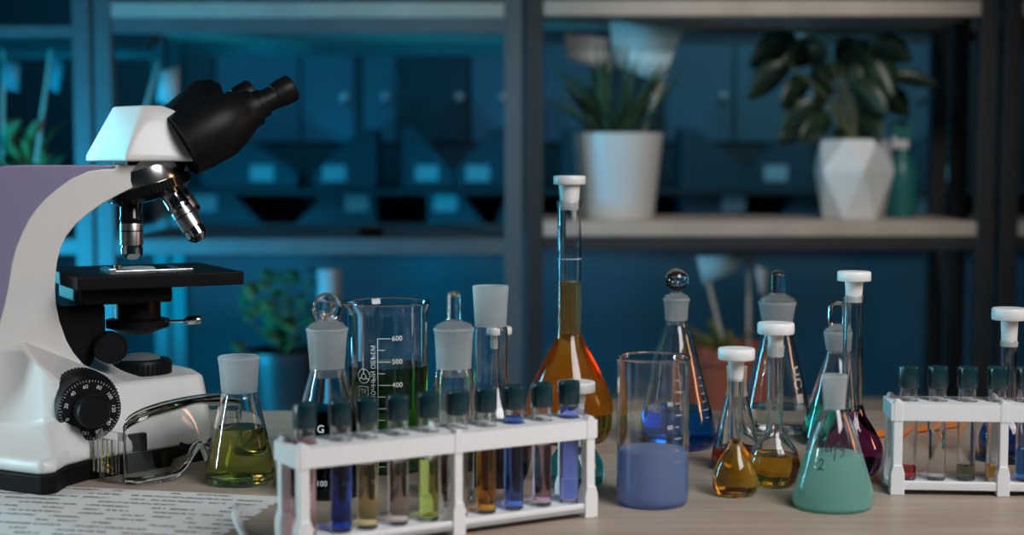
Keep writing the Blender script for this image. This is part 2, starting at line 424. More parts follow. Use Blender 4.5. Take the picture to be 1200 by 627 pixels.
# blue conical flask with ball stopper
v = Vessel('erlenmeyer_flask', 792, 530, [(43, 523), (47.5, 517), (48, 510), (45, 493), (36, 458), (26, 418), (17.5, 391), (13.6, 381), (13.2, 374), (14.5, 356), (15.8, 352), (15.6, 350)],
           'conical flask of vivid blue liquid with a ball-topped glass stopper, behind the beaker', 'flask', level=478, liq=LQ('vivid_blue_liquid', (.03, .30, .80), .05), frost=375)
p = v.plug([(9.5, 380), (11.5, 372), (13, 356), (14.6, 350), (14, 346.5), (8, 344), (6, 342.5)])
zc, k = v.z(328), v.k(328); pr = [(5.5*k, v.z(345)), (4.6*k, v.z(342))] + [(14*k*math.sin(a), zc - 14*k*math.cos(a)) for a in [math.radians(d) for d in range(20, 176, 12)]]
MB().lathe([(0, pr[0][1])] + pr + [(0, zc + 14*k)], 36).build('handle', GLC, p, angle=70)
w = Wrap(v.out)
for i in range(6): w.quad(0, v.z(440 + i*9)-.0002, .006, v.z(440 + i*9)+.0002, math.radians(48))
v.put(w, 'printed_scale')

# dark red conical flask behind the little amber one
v = Vessel('erlenmeyer_flask', 863, 554, [(25, 549), (28.6, 544), (29, 538), (25.5, 518), (19.5, 490), (13.5, 465), (11.4, 455), (11.2, 449), (12.2, 432), (12.6, 430)],
           'small conical flask of dark red liquid, behind the amber volumetric flask', 'flask', level=524, liq=LQ('dark_red_liquid', (.34, .05, .03), .03), frost=463, neckmat=frosted('cream_ground_glass', (.72, .66, .54), .6))
v = volumetric(862, 585, [(20, 580), (25, 574), (26.6, 565), (25.4, 554), (20.5, 541), (13.5, 528), (9.4, 519), (8.8, 511), (8.8, 490), (8.8, 465), (9.3, 449), (9.6, 445)], (21.5, 408, 421), [(9.5, 422), (8.6, 440), (7.4, 446)],
               label='small volumetric flask of golden amber liquid filled up to its neck, white cap', cat='flask', level=514, liq=LQ('amber_liquid', (.88, .44, .025), .04))
v = volumetric(908, 574, [(22, 569), (27.5, 561), (30, 550), (29.6, 539), (25.5, 526), (17.5, 514), (11.4, 505), (10, 497), (9.8, 480), (9.8, 440), (9.8, 413), (10.6, 407), (10.4, 405)], (21.5, 378, 391), [(9.6, 392), (8.4, 410), (7.6, 418)],
               label='volumetric flask half full of amber-olive liquid with a white cap', cat='flask', level=532, liq=LQ('amber_olive_liquid', (.66, .38, .03), .04))
# clear conical flask behind
v = Vessel('erlenmeyer_flask', 910, 513, [(38, 507), (42, 502), (42.6, 496), (40, 482), (32.5, 450), (24, 415), (18.6, 394), (17, 386), (17.4, 380), (21, 360), (22.2, 356), (22, 354)],
           'conical flask of colourless liquid with a rod-handled stopper and white lettering', 'flask', level=476, liq=LQ('clear_water', (.93, .95, .95), .08), frost=384)
p = v.plug([(13.5, 390), (16, 382), (19, 360), (20.4, 353), (20, 350), (12, 346), (9, 344)])
v.handle_rod(p, [(8.8, 347), (8.5, 340), (8.5, 328), (8.3, 322), (6.5, 318.5), (3, 317)])
w = Wrap(v.out); w.text('ЧС', .017, .006, v.z(440), math.radians(26), rot=-PI/2 + .2); w.quad(.003, v.z(468), .013, v.z(458), math.radians(26)); v.put(w, 'printed_marks')

# mint flask
v = Vessel('erlenmeyer_flask', 977, 603, [(42, 596), (46.4, 589), (47, 581), (44, 566), (35.5, 538), (25.5, 506), (16, 484), (13, 478), (12.8, 472), (14.6, 446), (15.2, 442), (15, 440)],
           'conical flask of cloudy mint green liquid with black handwriting on the glass', 'flask', level=530,
           liq=LQ('cloudy_mint_liquid', (.62, .93, .88), .04, cloud=.72, cloudcol=(.50, .93, .86)), frost=478)
w = Wrap(v.out, .0003); k = v.k(530); P0 = math.radians(-30)
def ink(pts): w.line([((x-955)*k, v.z(y)) for x, y in pts], .0009, P0)
ink([(946, 517), (947, 523), (947.5, 526)]); ink([(952, 513), (951.5, 519), (952, 525)]); ink([(945, 521), (953, 519)])
ink([(955, 521), (959, 519), (957.5, 516.5), (955, 519), (956, 524), (960, 522)]); ink([(961, 518), (962, 524), (962.5, 519), (965.5, 518)])
ink([(966.5, 533), (967, 520), (969, 512), (971, 514), (968, 520)]); ink([(965, 521), (971, 519)]); ink([(973, 517), (973, 522), (976, 521), (977, 516), (976.5, 526), (973.5, 530)])
ink([(949, 535.5), (951.5, 532), (954.5, 534), (953.5, 538.5), (949, 545), (952, 543), (956, 544.5)])
v.put(w, 'handwriting', INK)

# teal flask with loop stopper
v = Vessel('erlenmeyer_flask', 980, 526, [(35, 520), (39.5, 515), (40, 509), (37, 495), (29.5, 468), (20.5, 438), (14, 419), (12.4, 412), (12.6, 406), (14.8, 395), (15.6, 391), (15.4, 389)],
           'conical flask of teal liquid with a loop-handled glass stopper, behind the mint one', 'flask', level=472, liq=LQ('sea_teal_liquid', (.04, .46, .42), .05), frost=410)
p = v.plug([(9.5, 414), (11.5, 406), (13, 394), (14.2, 388.5), (13.6, 385), (8, 382), (5.5, 380)])
k = v.k(370); zb = v.z(384)
MB().tube([(-7*k, 0, zb), (-8.4*k, 0, zb + 8*k), (-8.2*k, 0, zb + 24*k), (-6*k, 0, zb + 28.5*k), (0, 0, zb + 29.5*k), (6*k, 0, zb + 28.5*k), (8.2*k, 0, zb + 24*k), (8.4*k, 0, zb + 8*k), (7*k, 0, zb), (0, 0, zb - 1.5*k)], 2.6*k, 12, closed=True).build('handle', GLC, p, angle=70)
# purple volumetric
v = volumetric(999, 561, [(26, 556), (33, 547), (36.4, 533), (35, 520), (26.5, 503), (17, 488), (12.8, 478), (12, 468), (12, 440), (12, 400), (12, 362), (12.8, 349), (12.6, 347)], (19.5, 318, 329), [(10.6, 330), (9.5, 347), (9, 354)],
               label='tall volumetric flask of deep purple liquid with a white cap', cat='flask', level=481, liq=LQ('purple_liquid', (.36, .08, .30), .03))
# blue volumetric behind the second rack
v = volumetric(1181, 546, [(22, 541), (29, 533), (32, 521), (31.5, 510), (26, 496), (17, 483), (10.6, 472), (9.6, 462), (9.6, 440), (9.6, 412), (10.4, 402), (10.2, 400)], (20.5, 361, 374.5), [(10, 375.5), (9, 398), (8, 406)],
               label='volumetric flask of blue liquid with a white cap, behind the shorter tube rack', cat='flask', level=499, liq=LQ('royal_blue_liquid', (.02, .10, .50), .04))

# ------------------------------------------------------------------ racks and tubes
RH, RT, RW, RB = .079, .0145, .045, .009     # rack height, top plate thickness, depth, base thickness
def ring_cell(mb, x0, x1, y0, y1, cx, cy, r, z0, z1, n=24):
    """one cell of the plate: square with a round hole"""
    A, B = [], []
    for i in range(n):
        a = 2*PI*i/n + PI/4; c, s_ = math.cos(a), math.sin(a); m = max(abs(c), abs(s_))
        sx = x0 + (x1-x0)*(.5 + .5*c/m); sy = y0 + (y1-y0)*(.5 + .5*s_/m)
        A.append((sx, sy)); B.append((cx + r*c, cy + r*s_))
    b = len(mb.v)
    for (pts, z) in ((A, z1), (B, z1), (A, z0), (B, z0)):
        for x, y in pts: mb.v.append(Vector((x, y, z)))
    for i in range(n):
        j = (i+1) % n
        mb.face((b+i, b+j, b+n+j, b+n+i)); mb.face((b+2*n+j, b+2*n+i, b+3*n+i, b+3*n+j))
        mb.face((b+n+i, b+n+j, b+3*n+j, b+3*n+i))
def make_rack(loc, ang, L, us, label, posts):
    root = thing('test_tube_rack', loc, label, 'rack', ang)
    z0, z1 = RH - RT, RH; mb = MB(); n = len(us)
    xs = [0] + [(us[i] + us[i+1])/2 for i in range(n-1)] + [L]
    for i, u in enumerate(us): ring_cell(mb, xs[i], xs[i+1], 0, RW, u, RW/2, .0093, z0, z1)
    for (a, b) in (((0, 0), (L, 0)), ((L, 0), (L, RW)), ((L, RW), (0, RW)), ((0, RW), (0, 0))):
        q = len(mb.v); mb.v += [Vector((*a, z0)), Vector((*b, z0)), Vector((*b, z1)), Vector((*a, z1))]; mb.face((q, q+1, q+2, q+3))
    bm_me = mb.build('top_plate', RACK, root, angle=30)
    bd = bm_me.data; bm = bmesh.new(); bm.from_mesh(bd); bmesh.ops.remove_doubles(bm, verts=bm.verts, dist=1e-5); bm.to_mesh(bd); bm.free()
    bd.set_sharp_from_angle(angle=math.radians(30))
    mb = MB().box((0, .0, .0045), (L, RW, RB)); mb.box((.0, 0, .0045), (L, .004, RB + .003)); mb.box((0, RW-.004, .0045), (L, RW, RB + .003)); mb.build('base_plate', RACK, root, bevel=.0008)
    for (x, w_) in posts:
        for y in (0, RW):
            s_ = 1 if y == 0 else -1; f = MB()
            ya, yb = (y, y + s_*.0085); ya, yb = min(ya, yb), max(ya, yb)
            f.box((x - w_, ya, RB + .012), (x + w_, yb, z0 + .0005))
            f.prism([(x - w_*1.5, 0), (x + w_*1.5, 0), (x + w_*1.5, RB + .010), (x + w_, RB + .017), (x - w_, RB + .017), (x - w_*1.5, RB + .010)], ya - .0015, yb + .0015)
            f.prism([(x - w_, z0 - .001), (x + w_, z0 - .001), (x + w_, RH), (x + w_*.4, RH + .0035), (x - w_*.4, RH + .0035), (x - w_, RH)], ya - .0006, yb + .0006); f.build('post', RACK, root, bevel=.0009)
    return root
TUBE_R, TUBE_W, TUBE_H = .0078, .0011, .084
def tube_profile():
    f = lambda r, z0, q: [(0, z0)] + [(r - q + q*math.sin(a), z0 + q - q*math.cos(a)) for a in [math.radians(d) for d in range(0, 91, 15)]] + [(r, .02), (r, .04), (r, .06), (r, .079), (r*.97, TUBE_H)]
    o, i = f(TUBE_R, 0, .0016), f(TUBE_R - TUBE_W, .0022, .0012)
    return o, i
TO, TI = tube_profile()
capmesh = MB().lathe([(0, .0805), (.0072, .0805), (.0082, .081), (.0087, .082), (.0088, .0975), (.0084, .0990), (.0078, .0995), (.0066, .0993), (.0060, .0987), (0, .0987)], 40).mesh('cap', CAPT, 35)
def tube(loc, label, lq, level, group):
    r = thing('test_tube', loc, label, 'test tube', random.uniform(0, 6), group)
    zl = level; inn = interp(TI[1:], zl)
    MB().lathe(TO + [(TI[-1][0], TUBE_H)] + [p for p in TI if p[1] > zl][::-1][1:] + [(inn, zl)], 32).build('glass_tube', GL, r, angle=70)
    MB().lathe([p for p in TI if p[1] < zl - 1e-5] + [(inn, zl), (0, zl)], 32, topfrom=len([p for p in TI if p[1] < zl - 1e-5])).build('liquid', lq, r, angle=50)
    c = bpy.data.objects.new('cap', capmesh); C.objects.link(c); c.parent = r
    return r
def solve_u(loc, ang, px, zz=.07):
    c, s_ = math.cos(ang), math.sin(ang); lo, hi = -.1, .5
    for _ in range(50):
        u = (lo+hi)/2; p = (loc[0] + c*u - s_*RW/2, loc[1] + s_*u + c*RW/2, TZ + zz)
        if proj(p)[0] < px: lo = u
        else: hi = u
    return u
def fill_rack(loc, ang, L, pxs, label, posts, specs, group):
    us = [solve_u(loc, ang, px, .1) for px in pxs]; make_rack(loc, ang, L, us, label, posts)
    c, s_ = math.cos(ang), math.sin(ang)
    for u, (lab, lq, lev) in zip(us, specs):
        tube((loc[0] + c*u - s_*RW/2, loc[1] + s_*u + c*RW/2, TZ + RB + .0003), lab, lq, lev, group)
A1 = math.radians(29.9); L1 = (-.155, 1.094, TZ)
fill_rack(L1, A1, .258, [357, 399, 430, 466, 502, 536, 569.5, 602, 635, 667],
    'long white plastic tube rack holding ten capped tubes of different colours', [(.006, .0040), (.132, .0036), (.252, .0040)], [
    ('capped test tube of rose pink liquid, in the rack corner before the black flask', LQ('rose_liquid', (.86, .42, .46), .013), .073),
    ('capped test tube of deep royal blue liquid, next to the rose pink one', LQ('deep_blue_liquid', (.01, .06, .62), .013), .058),
    ('capped test tube of pale straw liquid, between the royal blue and colourless ones', LQ('pale_straw_liquid', (.86, .68, .34), .013), .050),
    ('capped test tube of faintly pink liquid, between the straw and lime green ones', LQ('faint_pink_liquid', (.82, .68, .66), .013), .049),
    ('capped test tube of lime green liquid in the white rack', LQ('lime_liquid', (.68, .64, .14), .013), .048),
    ('capped test tube of nearly colourless liquid, between the lime green and orange ones', LQ('colourless_liquid', (.86, .80, .80), .013), .046),
    ('capped test tube of burnt orange liquid in the white rack', LQ('burnt_orange_liquid', (.82, .33, .03), .013), .060),
    ('capped test tube of cornflower blue liquid, just after the burnt orange one', LQ('cornflower_liquid', (.10, .24, .80), .013), .075),
    ('capped test tube of mauve pink liquid, between the two bluish tubes', LQ('mauve_liquid', (.76, .50, .66), .013), .050),
    ('capped test tube of violet blue liquid, last in the long rack beside the teal flask', LQ('violet_liquid', (.20, .27, .72), .013), .078)], 'capped tubes in the long rack')
A2 = math.radians(-4.5); f2 = on_z(1043, 580); L2 = (f2.x, f2.y, TZ)
fill_rack(L2, A2, .190, [1065, 1099, 1134, 1169, 1203, 1238],
    'white plastic tube rack at the table end, holding tubes with little liquid', [(.006, .0040), (.095, .0036), (.184, .0040)], [
    ('capped test tube with a little red liquid at the bottom', LQ('red_liquid', (.75, .06, .08), .013), .0125),
    ('capped test tube a third full of colourless liquid, beside the red one', LQ('clear_water_tube', (.90, .88, .86), .013), .043),
    ('capped test tube with a little grey-green liquid at the bottom', LQ('grey_green_liquid', (.26, .30, .20), .013), .0135),
    ('capped test tube with brown-amber liquid at the bottom', LQ('brown_amber_liquid', (.62, .30, .05), .013), .0135),
    ('capped test tube of azure blue liquid at the frame edge', LQ('azure_liquid', (.03, .22, .70), .013), .028)], 'capped tubes in the short rack')

# ------------------------------------------------------------------ microscope
TH = math.radians(28.0); MO = Vector((-.4255, 1.44, TZ))
ma = Vector((math.cos(TH), math.sin(TH), 0)); mbv = Vector((-math.sin(TH), math.cos(TH), 0))
def mp(px, py, l=0.0):
    """photo pixel on the microscope's lateral plane l -> (along, height)"""
    d = ray(px, py); k = (l - (O - MO).dot(mbv))/d.dot(mbv); P = O + d*k - MO; return (P.dot(ma), P.z)
def mk(t, l, z): return mpp(MO + ma*t + mbv*l + Vector((0, 0, z)))
mic = thing('microscope', MO, 'white and lilac binocular microscope with black eyepieces and stage', 'microscope', TH)
AW = .031
inner_arc = [(208, 193.2), (203, 199), (185, 207), (165, 216), (142, 227), (120, 239), (103, 251), (89, 263), (78, 277), (71, 292), (67.5, 306), (65.5, 322), (65, 340), (66, 356), (70, 376), (78, 399), (86, 413), (97, 426), (112, 438), (130, 447)]
white_out = [(-25, 470), (-14, 430), (-4, 390), (4, 360), (9, 337), (13, 310), (18, 291), (25, 274), (33, 258), (42, 245), (54, 232), (67, 221), (84, 209), (103.6, 200.5), (120, 198), (135, 197.4), (135, 193.2)]
P_ = lambda L, l: [mp(x, y, l) for x, y in L]
poly = P_(inner_arc, -AW) + [mp(150, 452, -AW), (mp(150, 452, -AW)[0], .05), (mp(-30, 470, -AW)[0] - .01, .05)] + P_(white_out, -AW)
MB().prism(poly, -AW, AW).build('arm', ENAMEL, mic, bevel=.004, fix=True)
pout = [(135, 193.4), (135, 196.4)] + [(x + 1.5, y + 1) for x, y in white_out[:-2][::-1]] + [(-60, 500), (-90, 480), (-85, 400), (-68, 320), (-45, 250), (-28, 215), (-12, 200), (6, 194.5), (30, 193.4)]
MB().prism(P_(pout, -AW), -AW + .001, AW - .001).build('back_cover', PURPLE, mic, bevel=.006, fix=True)['label'] = 'lilac back cover of the arm'
# base: plinth + white body
half = [(-.125, 0.0), (-.118, .05), (-.082, .088), (-.066, .112), (-.047, .139), (-.034, .136), (-.018, .108), (.004, .091), (.05, .078), (.128, .050), (.134, .038), (.135, 0.0)]
plan = [(x, -y) for x, y in half] + [(x, y) for x, y in half[1:-1][::-1]]
def loft(mb, rings, mi=0):
    n = len(rings[0]); b = len(mb.v)
    for r in rings:
        for p in r: mb.v.append(Vector(p))
    for i in range(len(rings)-1):
        for j in range(n):
            k = (j+1) % n; mb.face((b+i*n+j, b+i*n+k, b+(i+1)*n+k, b+(i+1)*n+j), mi)
    mb.face([b+j for j in range(n)][::-1], mi); mb.face([b+(len(rings)-1)*n+j for j in range(n)], mi)
    return mb
off = lambda s: [((x-.02)*s + .02, y*s) for x, y in plan]
loft(MB(), [[(x, y, 0.0) for x, y in off(.985)], [(x, y, .018) for x, y in off(1.0)]]).build('plinth', BLKM, mic, bevel=.002, fix=True)
def shrink(x, y, f, fy): return ((x - .03)*f + .03, y*fy)
r1 = [(x*.995, y*.99, .0175) for x, y in plan]; r2 = [(x*.99, y*.985, .030) for x, y in plan]
r3, r4 = [], []
for x, y in plan:
    u = min(1, max(0, (x + .045)/.03))           # front part stays full, rear legs sweep in towards the column
    fy = .84*u + (1-u)*.42; zz = .062*u + (1-u)*.048
    r3.append((x*.97 - (0 if x > 0 else .0), y*fy, zz))
    fy = .69*u + (1-u)*(.27 if abs(y) > .09 else .42); zz = .0815*u + (1-u)*.118
    r4.append((x*.955 if x > 0 else x*.9, y*fy, zz))
loft(MB(), [r1, r2, r3, r4]).build('base_body', ENAMEL, mic, bevel=.005, fix=True)
# black panel on the base side (switch plate)
a_, b_ = mp(143, 509, -.075), mp(172, 528, -.075)
MB().box((a_[0], -.078, b_[1]), (b_[0], -.062, a_[1])).build('switch_plate', BLK, mic, bevel=.0015)
# head: viewing body
HW_ = .046; zb = mp(146, 189.2, -HW_)[1]; t0, t1 = mp(147, 188, -HW_)[0], mp(233.5, 188, -HW_)[0]; zt = mp(150, 124, 0)[1]
tt0, tt1 = mp(166, 126, -.024)[0], mp(206, 129.5, -.030)[0]; zt2 = mp(206, 129.5, -.03)[1]
pts = []
for s_ in (-1, 1):
    q = .017 if s_ > 0 else 0.0
    pts += [(t0 - q, s_*HW_, zb), (t1, s_*HW_, zb), (t1 - .001, s_*HW_, zb + .004), (t0 + .001 - q, s_*HW_, zb + .006), (t0 + .020 - q, s_*.040, zb + .030),
            (tt0 - q*.9, s_*.026, zt), (tt1 - .012, s_*.026, zt), (tt1, s_*.030, zt2), (tt1 - .014, s_*.034, zt2 - .004)]
MB().hull(pts).build('head', ENAMEL, mic, bevel=.0025, fix=True)
MB().box((t0 + .006, -.03, zb - .004), (t1 - .012, .03, zb + .001)).build('head_seam', BLKM, mic)
# binocular housing + eyepieces (axis tilted up)
EL = math.radians(27.5); ax = Vector((math.cos(EL), 0, math.sin(EL))); nz = Vector((-math.sin(EL), 0, math.cos(EL)))
def frame(org):
    M = Matrix.Identity(4)
    for i, cvec in enumerate((nz, Vector((0, 1, 0)), ax)):
        # columns: local x, y, z
        for r in range(3): M[r][i] = cvec[r]
    M[0][1], M[1][1], M[2][1] = (ax.cross(nz))[:]
    for r in range(3): M[r][3] = org[r]
    return M
LN = -.033; e0 = mp(342, 102.5, LN); eye_n = Vector((e0[0], LN, e0[1])); eye_f = Vector((e0[0] - .017, -LN + .004, e0[1] - .002))
bh = []
for e, sy in ((eye_n, -1), (eye_f, 1)):
    for d, r in ((-.050, .0165), (-.066, .0225), (-.092, .0285), (-.108, .0300)):
        c = e + ax*d
        for j in range(20):
            a = 2*PI*j/20; bh.append(c + nz*(r*math.cos(a)) + Vector((0, r*math.sin(a), 0)))
root_f = [(t1 - .004, -.036, zb + .004), (t1 - .004, .036, zb + .004), (tt1 - .002, -.026, zt2), (tt1 - .002, .026, zt2)]
# two barrels and the prism bridge between them
hb = MB()
for e in (eye_n, eye_f):
    pr = ([(0, -.125), (.030, -.125), (.0320, -.108), (.0318, -.098), (.0315, -.082), (.0265, -.066), (.0215, -.056), (.0185, -.050), (.0185, -.043), (.0130, -.042), (0, -.042)] if e is eye_n else
          [(0, -.080), (.028, -.080), (.0292, -.076), (.0265, -.064), (.0215, -.056), (.0185, -.050), (.0185, -.043), (.0130, -.042), (0, -.042)])
    hb.lathe(pr, 40, M=frame(e))
ex = []
for (x_, y_) in ((201, 123), (216, 104), (227, 95), (246, 93), (258, 98)):
    for l_ in (.018, .040): q = mp(x_, y_, l_); ex.append(Vector((q[0], l_, q[1])))
for (x_, y_) in ((233, 188), (256, 186), (272, 178)): q = mp(x_, y_, -.030); ex.append(Vector((q[0], -.030, q[1])))
hb.hull([Vector(p) for p in root_f] + ex + [e + ax*d + nz*q + Vector((0, y, 0)) for e in (eye_n, eye_f) for d, q, y in ((-.080, .024, 0), (-.080, -.026, 0), (-.070, .018, 0), (-.070, -.022, 0))])
hb.build('binocular_housing', BLK, mic, angle=38, fix=True)
for e in (eye_n, eye_f):
    M = frame(e)
    q = MB().lathe([(0, -.044), (.0150, -.044), (.0150, -.040), (.0140, -.0395), (.0140, -.033), (.0116, -.032), (.0116, -.021), (.0122, -.0205), (.0134, -.012), (.0136, -.002), (.0128, 0), (.0108, -.0006), (.0095, -.004), (0, -.004)], 40, M=M).build('eyepiece', BLK, mic, angle=35)
    MB().lathe([(.0095, -.0035), (.007, -.0022), (0, -.0018)], 32, M=M).build('eye_lens', BLKG, q)
    g = MB()
    for k in range(3):
        for j in range(5):
            a = math.radians(-55 + j*9 + k*2); d = -.010 + k*.0036
            c = M @ Vector((.01365*math.cos(a), .01365*math.sin(a), d)); c2 = M @ Vector((.01365*math.cos(a+.085), .01365*math.sin(a+.085), d)); c3 = M @ Vector((.01365*math.cos(a+.085), .01365*math.sin(a+.085), d+.0012)); c4 = M @ Vector((.01365*math.cos(a), .01365*math.sin(a), d+.0012))
            n = len(g.v); g.v += [c, c2, c3, c4]; g.face((n, n+1, n+2, n+3))
    g.build('engraving', PRINT, q)
# turret and objectives
tc = mp(176, 222, 0); TA = math.radians(17); td = Vector((math.sin(TA), 0, -math.cos(TA)))   # turret axis, pointing down and forward
def axis_frame(org, d):
    d = Vector(d).normalized(); u = d.cross(Vector((0, 1, 0)))
    if u.length < 1e-4: u = Vector((1, 0, 0))
    u.normalize(); w = d.cross(u); M = Matrix.Identity(4)
    for r in range(3): M[r][0], M[r][1], M[r][2], M[r][3] = u[r], w[r], d[r], org[r]
    return M
org = Vector((tc[0], 0, tc[1])) - td*.012
tur = MB().lathe([(0, -.020), (.030, -.020), (.037, -.012), (.0385, -.004), (.0385, .004)], 56, M=axis_frame(org, td)).build('nosepiece', principled('satin_chrome', (.7, .7, .71), .2, 1.0), mic, angle=30)
MB().lathe([(.0385, .0035), (.0405, .004), (.0405, .013), (.038, .0145), (.033, .019), (.02, .021), (0, .021)], 56, M=axis_frame(org, td)).build('knurled_ring', BLKG, tur, angle=30)
kn = MB()
for j in range(72):
    a = 2*PI*j/72; M = axis_frame(org, td) @ Matrix.Rotation(a, 4, 'Z'); kn.box((.0402, -.0009, .0048), (.0412, .0009, .0124), M=M)
kn.build('grip_ridges', BLK, tur)
def objective(az, length, mats, tilt=18.5):
    M0 = axis_frame(org, td); base = M0 @ Vector((.021*math.cos(az), .021*math.sin(az), .017))
    rad = (M0.to_3x3() @ Vector((math.cos(az), math.sin(az), 0))); d = (td*math.cos(math.radians(tilt)) + rad*math.sin(math.radians(tilt))).normalized()
    M = axis_frame(base, d); L = length
    o = MB().lathe([(0, -.004), (.0108, -.004), (.0108, L*.26), (.0114, L*.28), (.0114, L*.32), (.0106, L*.34), (.0106, L*.38)], 36, M=M).build('objective', mats[0], mic, angle=30)
    MB().lathe([(.0106, L*.38), (.0110, L*.40), (.0110, L*.74), (.0106, L*.75)], 36, M=M).build('barrel', STEEL, o, angle=30)
    MB().lathe([(.0106, L*.75), (.0098, L*.76), (.0098, L*.79), (.0106, L*.80), (.0104, L*.90), (.0085, L*.95), (.0062, L*.985), (.0058, L), (0, L)], 36, M=M).build('nose', CHR, o, angle=30)
    MB().lathe([(.0110, L*.50), (.01115, L*.505), (.01115, L*.515), (.0110, L*.52)], 36, M=M).build('engraved_band', BLK, o)
    return o
# find azimuth whose objective points straight down (towards -x in turret frame)
M0 = axis_frame(org, td)
azv = max([i*PI/180 for i in range(360)], key=lambda a: -(M0.to_3x3() @ Vector((math.cos(a), math.sin(a), 0))).x)
lat = lambda a: (M0.to_3x3() @ Vector((math.cos(a), math.sin(a), 0))).y
sg = 1 if lat(azv + math.radians(150)) < 0 else -1      # towards the camera side
objective(azv, .056, (BLKG,), 17); objective(azv + sg*math.radians(128), .056, (CHR,), 19); objective(azv + math.radians(185), .034, (BLKG,), 20)
# stage
SN, SF = -.070, .075; s0 = mp(74, 322, SN); s1 = mp(286, 318, SN); zs = s1[1]; th = .0125
MB().box((s0[0] + .012, SN, zs - th), (s1[0], SF, zs)).build('stage', BLKM, mic, bevel=.0012)
MB().box((s0[0] + .02, SN + .02, zs - .028), (s0[0] + .105, SF - .025, zs - th)).build('stage_carrier', BLKM, mic, bevel=.003)
ot = (azv, ); tx = mp(160, 300, 0)[0]
MB().lathe([(0, zs + .0002), (.016, zs + .0002), (.016, zs + .0022), (.0145, zs + .003), (.010, zs + .0031), (0, zs + .0031)], 40, M=Matrix.Translation((tx, -.004, 0))).build('stage_insert', frosted('insert_glass', (.85, .9, .9), .5), mic, angle=35)
cl = MB().box((tx - .035, -.036, zs), (tx + .045, -.029, zs + .0022)); cl.box((tx + .037, -.036, zs), (tx + .045, .03, zs + .0022)); cl.box((tx - .035, -.036, zs), (tx - .028, .0, zs + .004)); cl.build('slide_holder', CHR, mic, bevel=.0006)
MB().lathe([(0, zs + .0022), (.0035, zs + .0022), (.0035, zs + .007), (0, zs + .007)], 20, M=Matrix.Translation((tx - .026, -.033, 0))).build('holder_knob', STEEL, mic, angle=35)
# bracket on the arm, condenser, illuminator
bx0 = mp(60, 380, 0)[0]
MB().prism([(bx0 - .01, zs - .03), (bx0 + .045, zs - .03), (bx0 + .045, zs - .06), (bx0 + .030, zs - .088), (bx0 - .004, zs - .094)], -.026, .026).build('stage_bracket', BLKM, mic, bevel=.003, fix=True)
MB().lathe([(0, zs - .062), (.012, zs - .062), (.022, zs - .058), (.030, zs - .055), (.030, zs - .048), (.022, zs - .046), (.022, zs - .030), (.018, zs - .022), (.018, zs - .013), (0, zs - .013)], 40, M=Matrix.Translation((tx, 0, 0))).build('condenser', BLK, mic, angle=35)
c0 = Vector((tx + .028, -.012, zs - .0505)); lv = MB().tube([c0, c0 + Vector((.012, -.006, .0005)), c0 + Vector((.016, -.008, .0007))], .0016, 10)
lv.tube([c0 + Vector((.012, -.006, .0005)), c0 + Vector((.016, -.008, .001)), c0 + Vector((.026, -.012, .0015)), c0 + Vector((.028, -.013, .0015))], [.002, .0042, .0042, .002], 16); lv.build('iris_lever', CHR, mic, angle=50)
kx, kz = mp(131, 408, -.045)
Mx = Matrix.Translation((kx, 0, kz)) @ Matrix.Rotation(PI/2, 4, 'X')
kb = MB().lathe([(0, .0), (.006, .0), (.006, .030), (.0142, .030), (.0150, .031), (.0150, .046), (.0140, .0475), (.0125, .0475), (.0120, .0468), (0, .0468)], 40, M=Mx).build('condenser_knob', BLK, mic, angle=35)
zi = mp(165, 448, -.029)[1] + .001; ix = mp(165, 440, 0)[0]
ill = MB().lathe([(0, zi - .004), (.0285, zi - .004), (.0290, zi + .001), (.0290, zi + .015), (.0275, zi + .0175), (.021, zi + .0185), (.019, zi + .0175), (0, zi + .0175)], 48, M=Matrix.Translation((ix, 0, 0))).build('illuminator', BLK, mic, angle=35)
kn = MB()
for j in range(40): kn.box((.0287, -.0009, zi + .001), (.0297, .0009, zi + .0145), M=Matrix.Translation((ix, 0, 0)) @ Matrix.Rotation(2*PI*j/40, 4, 'Z'))
kn.build('grip_ridges', BLK, ill)
MB().lathe([(.0195, zi + .0172), (.018, zi + .0195), (.012, zi + .0222), (.006, zi + .0232), (0, zi + .0235)], 40, M=Matrix.Translation((ix, 0, 0))).build('lamp_lens', frosted('lamp_lens_glass', (.75, .82, .85), .3, .15), ill, angle=60)
# focus knobs on the near side
fx, fz = mp(105, 480, -.088); Mx = Matrix.Translation((fx, 0, fz)) @ Matrix.Rotation(PI/2, 4, 'X') @ Matrix.Diagonal((1.14, 1.14, 1, 1))
ck = MB().lathe([(0, .015), (.020, .015), (.020, .027), (.0270, .028), (.0282, .031), (.0282, .066), (.0278, .068), (.0262, .071), (.0250, .0865), (.0238, .0885), (.0160, .0888), (0, .0888)], 64, M=Mx).build('coarse_focus_knob', BLK, mic, angle=28)
kn = MB()
for j in range(60): kn.box((.0279, -.0008, .0315), (.0289, .0008, .0655), M=Mx @ Matrix.Rotation(2*PI*j/60, 4, 'Z'))
kn.build('grip_ridges', BLKM, ck)
MB().lathe([(0, .088), (.0125, .088), (.0135, .0895), (.0130, .1045), (.0118, .1065), (0, .1068)], 48, M=Mx).build('fine_focus_knob', BLK, mic, angle=30)
dm = MB(); Mt = Mx @ Matrix.Translation((0, 0, .0891))
for j in range(60):
    a = 2*PI*j/60; L = .0022 if j % 5 == 0 else .0014; dm.box((.0236 - L, -.00013, 0), (.0236, .00013, .0001), M=Mt @ Matrix.Rotation(a, 4, 'Z'))
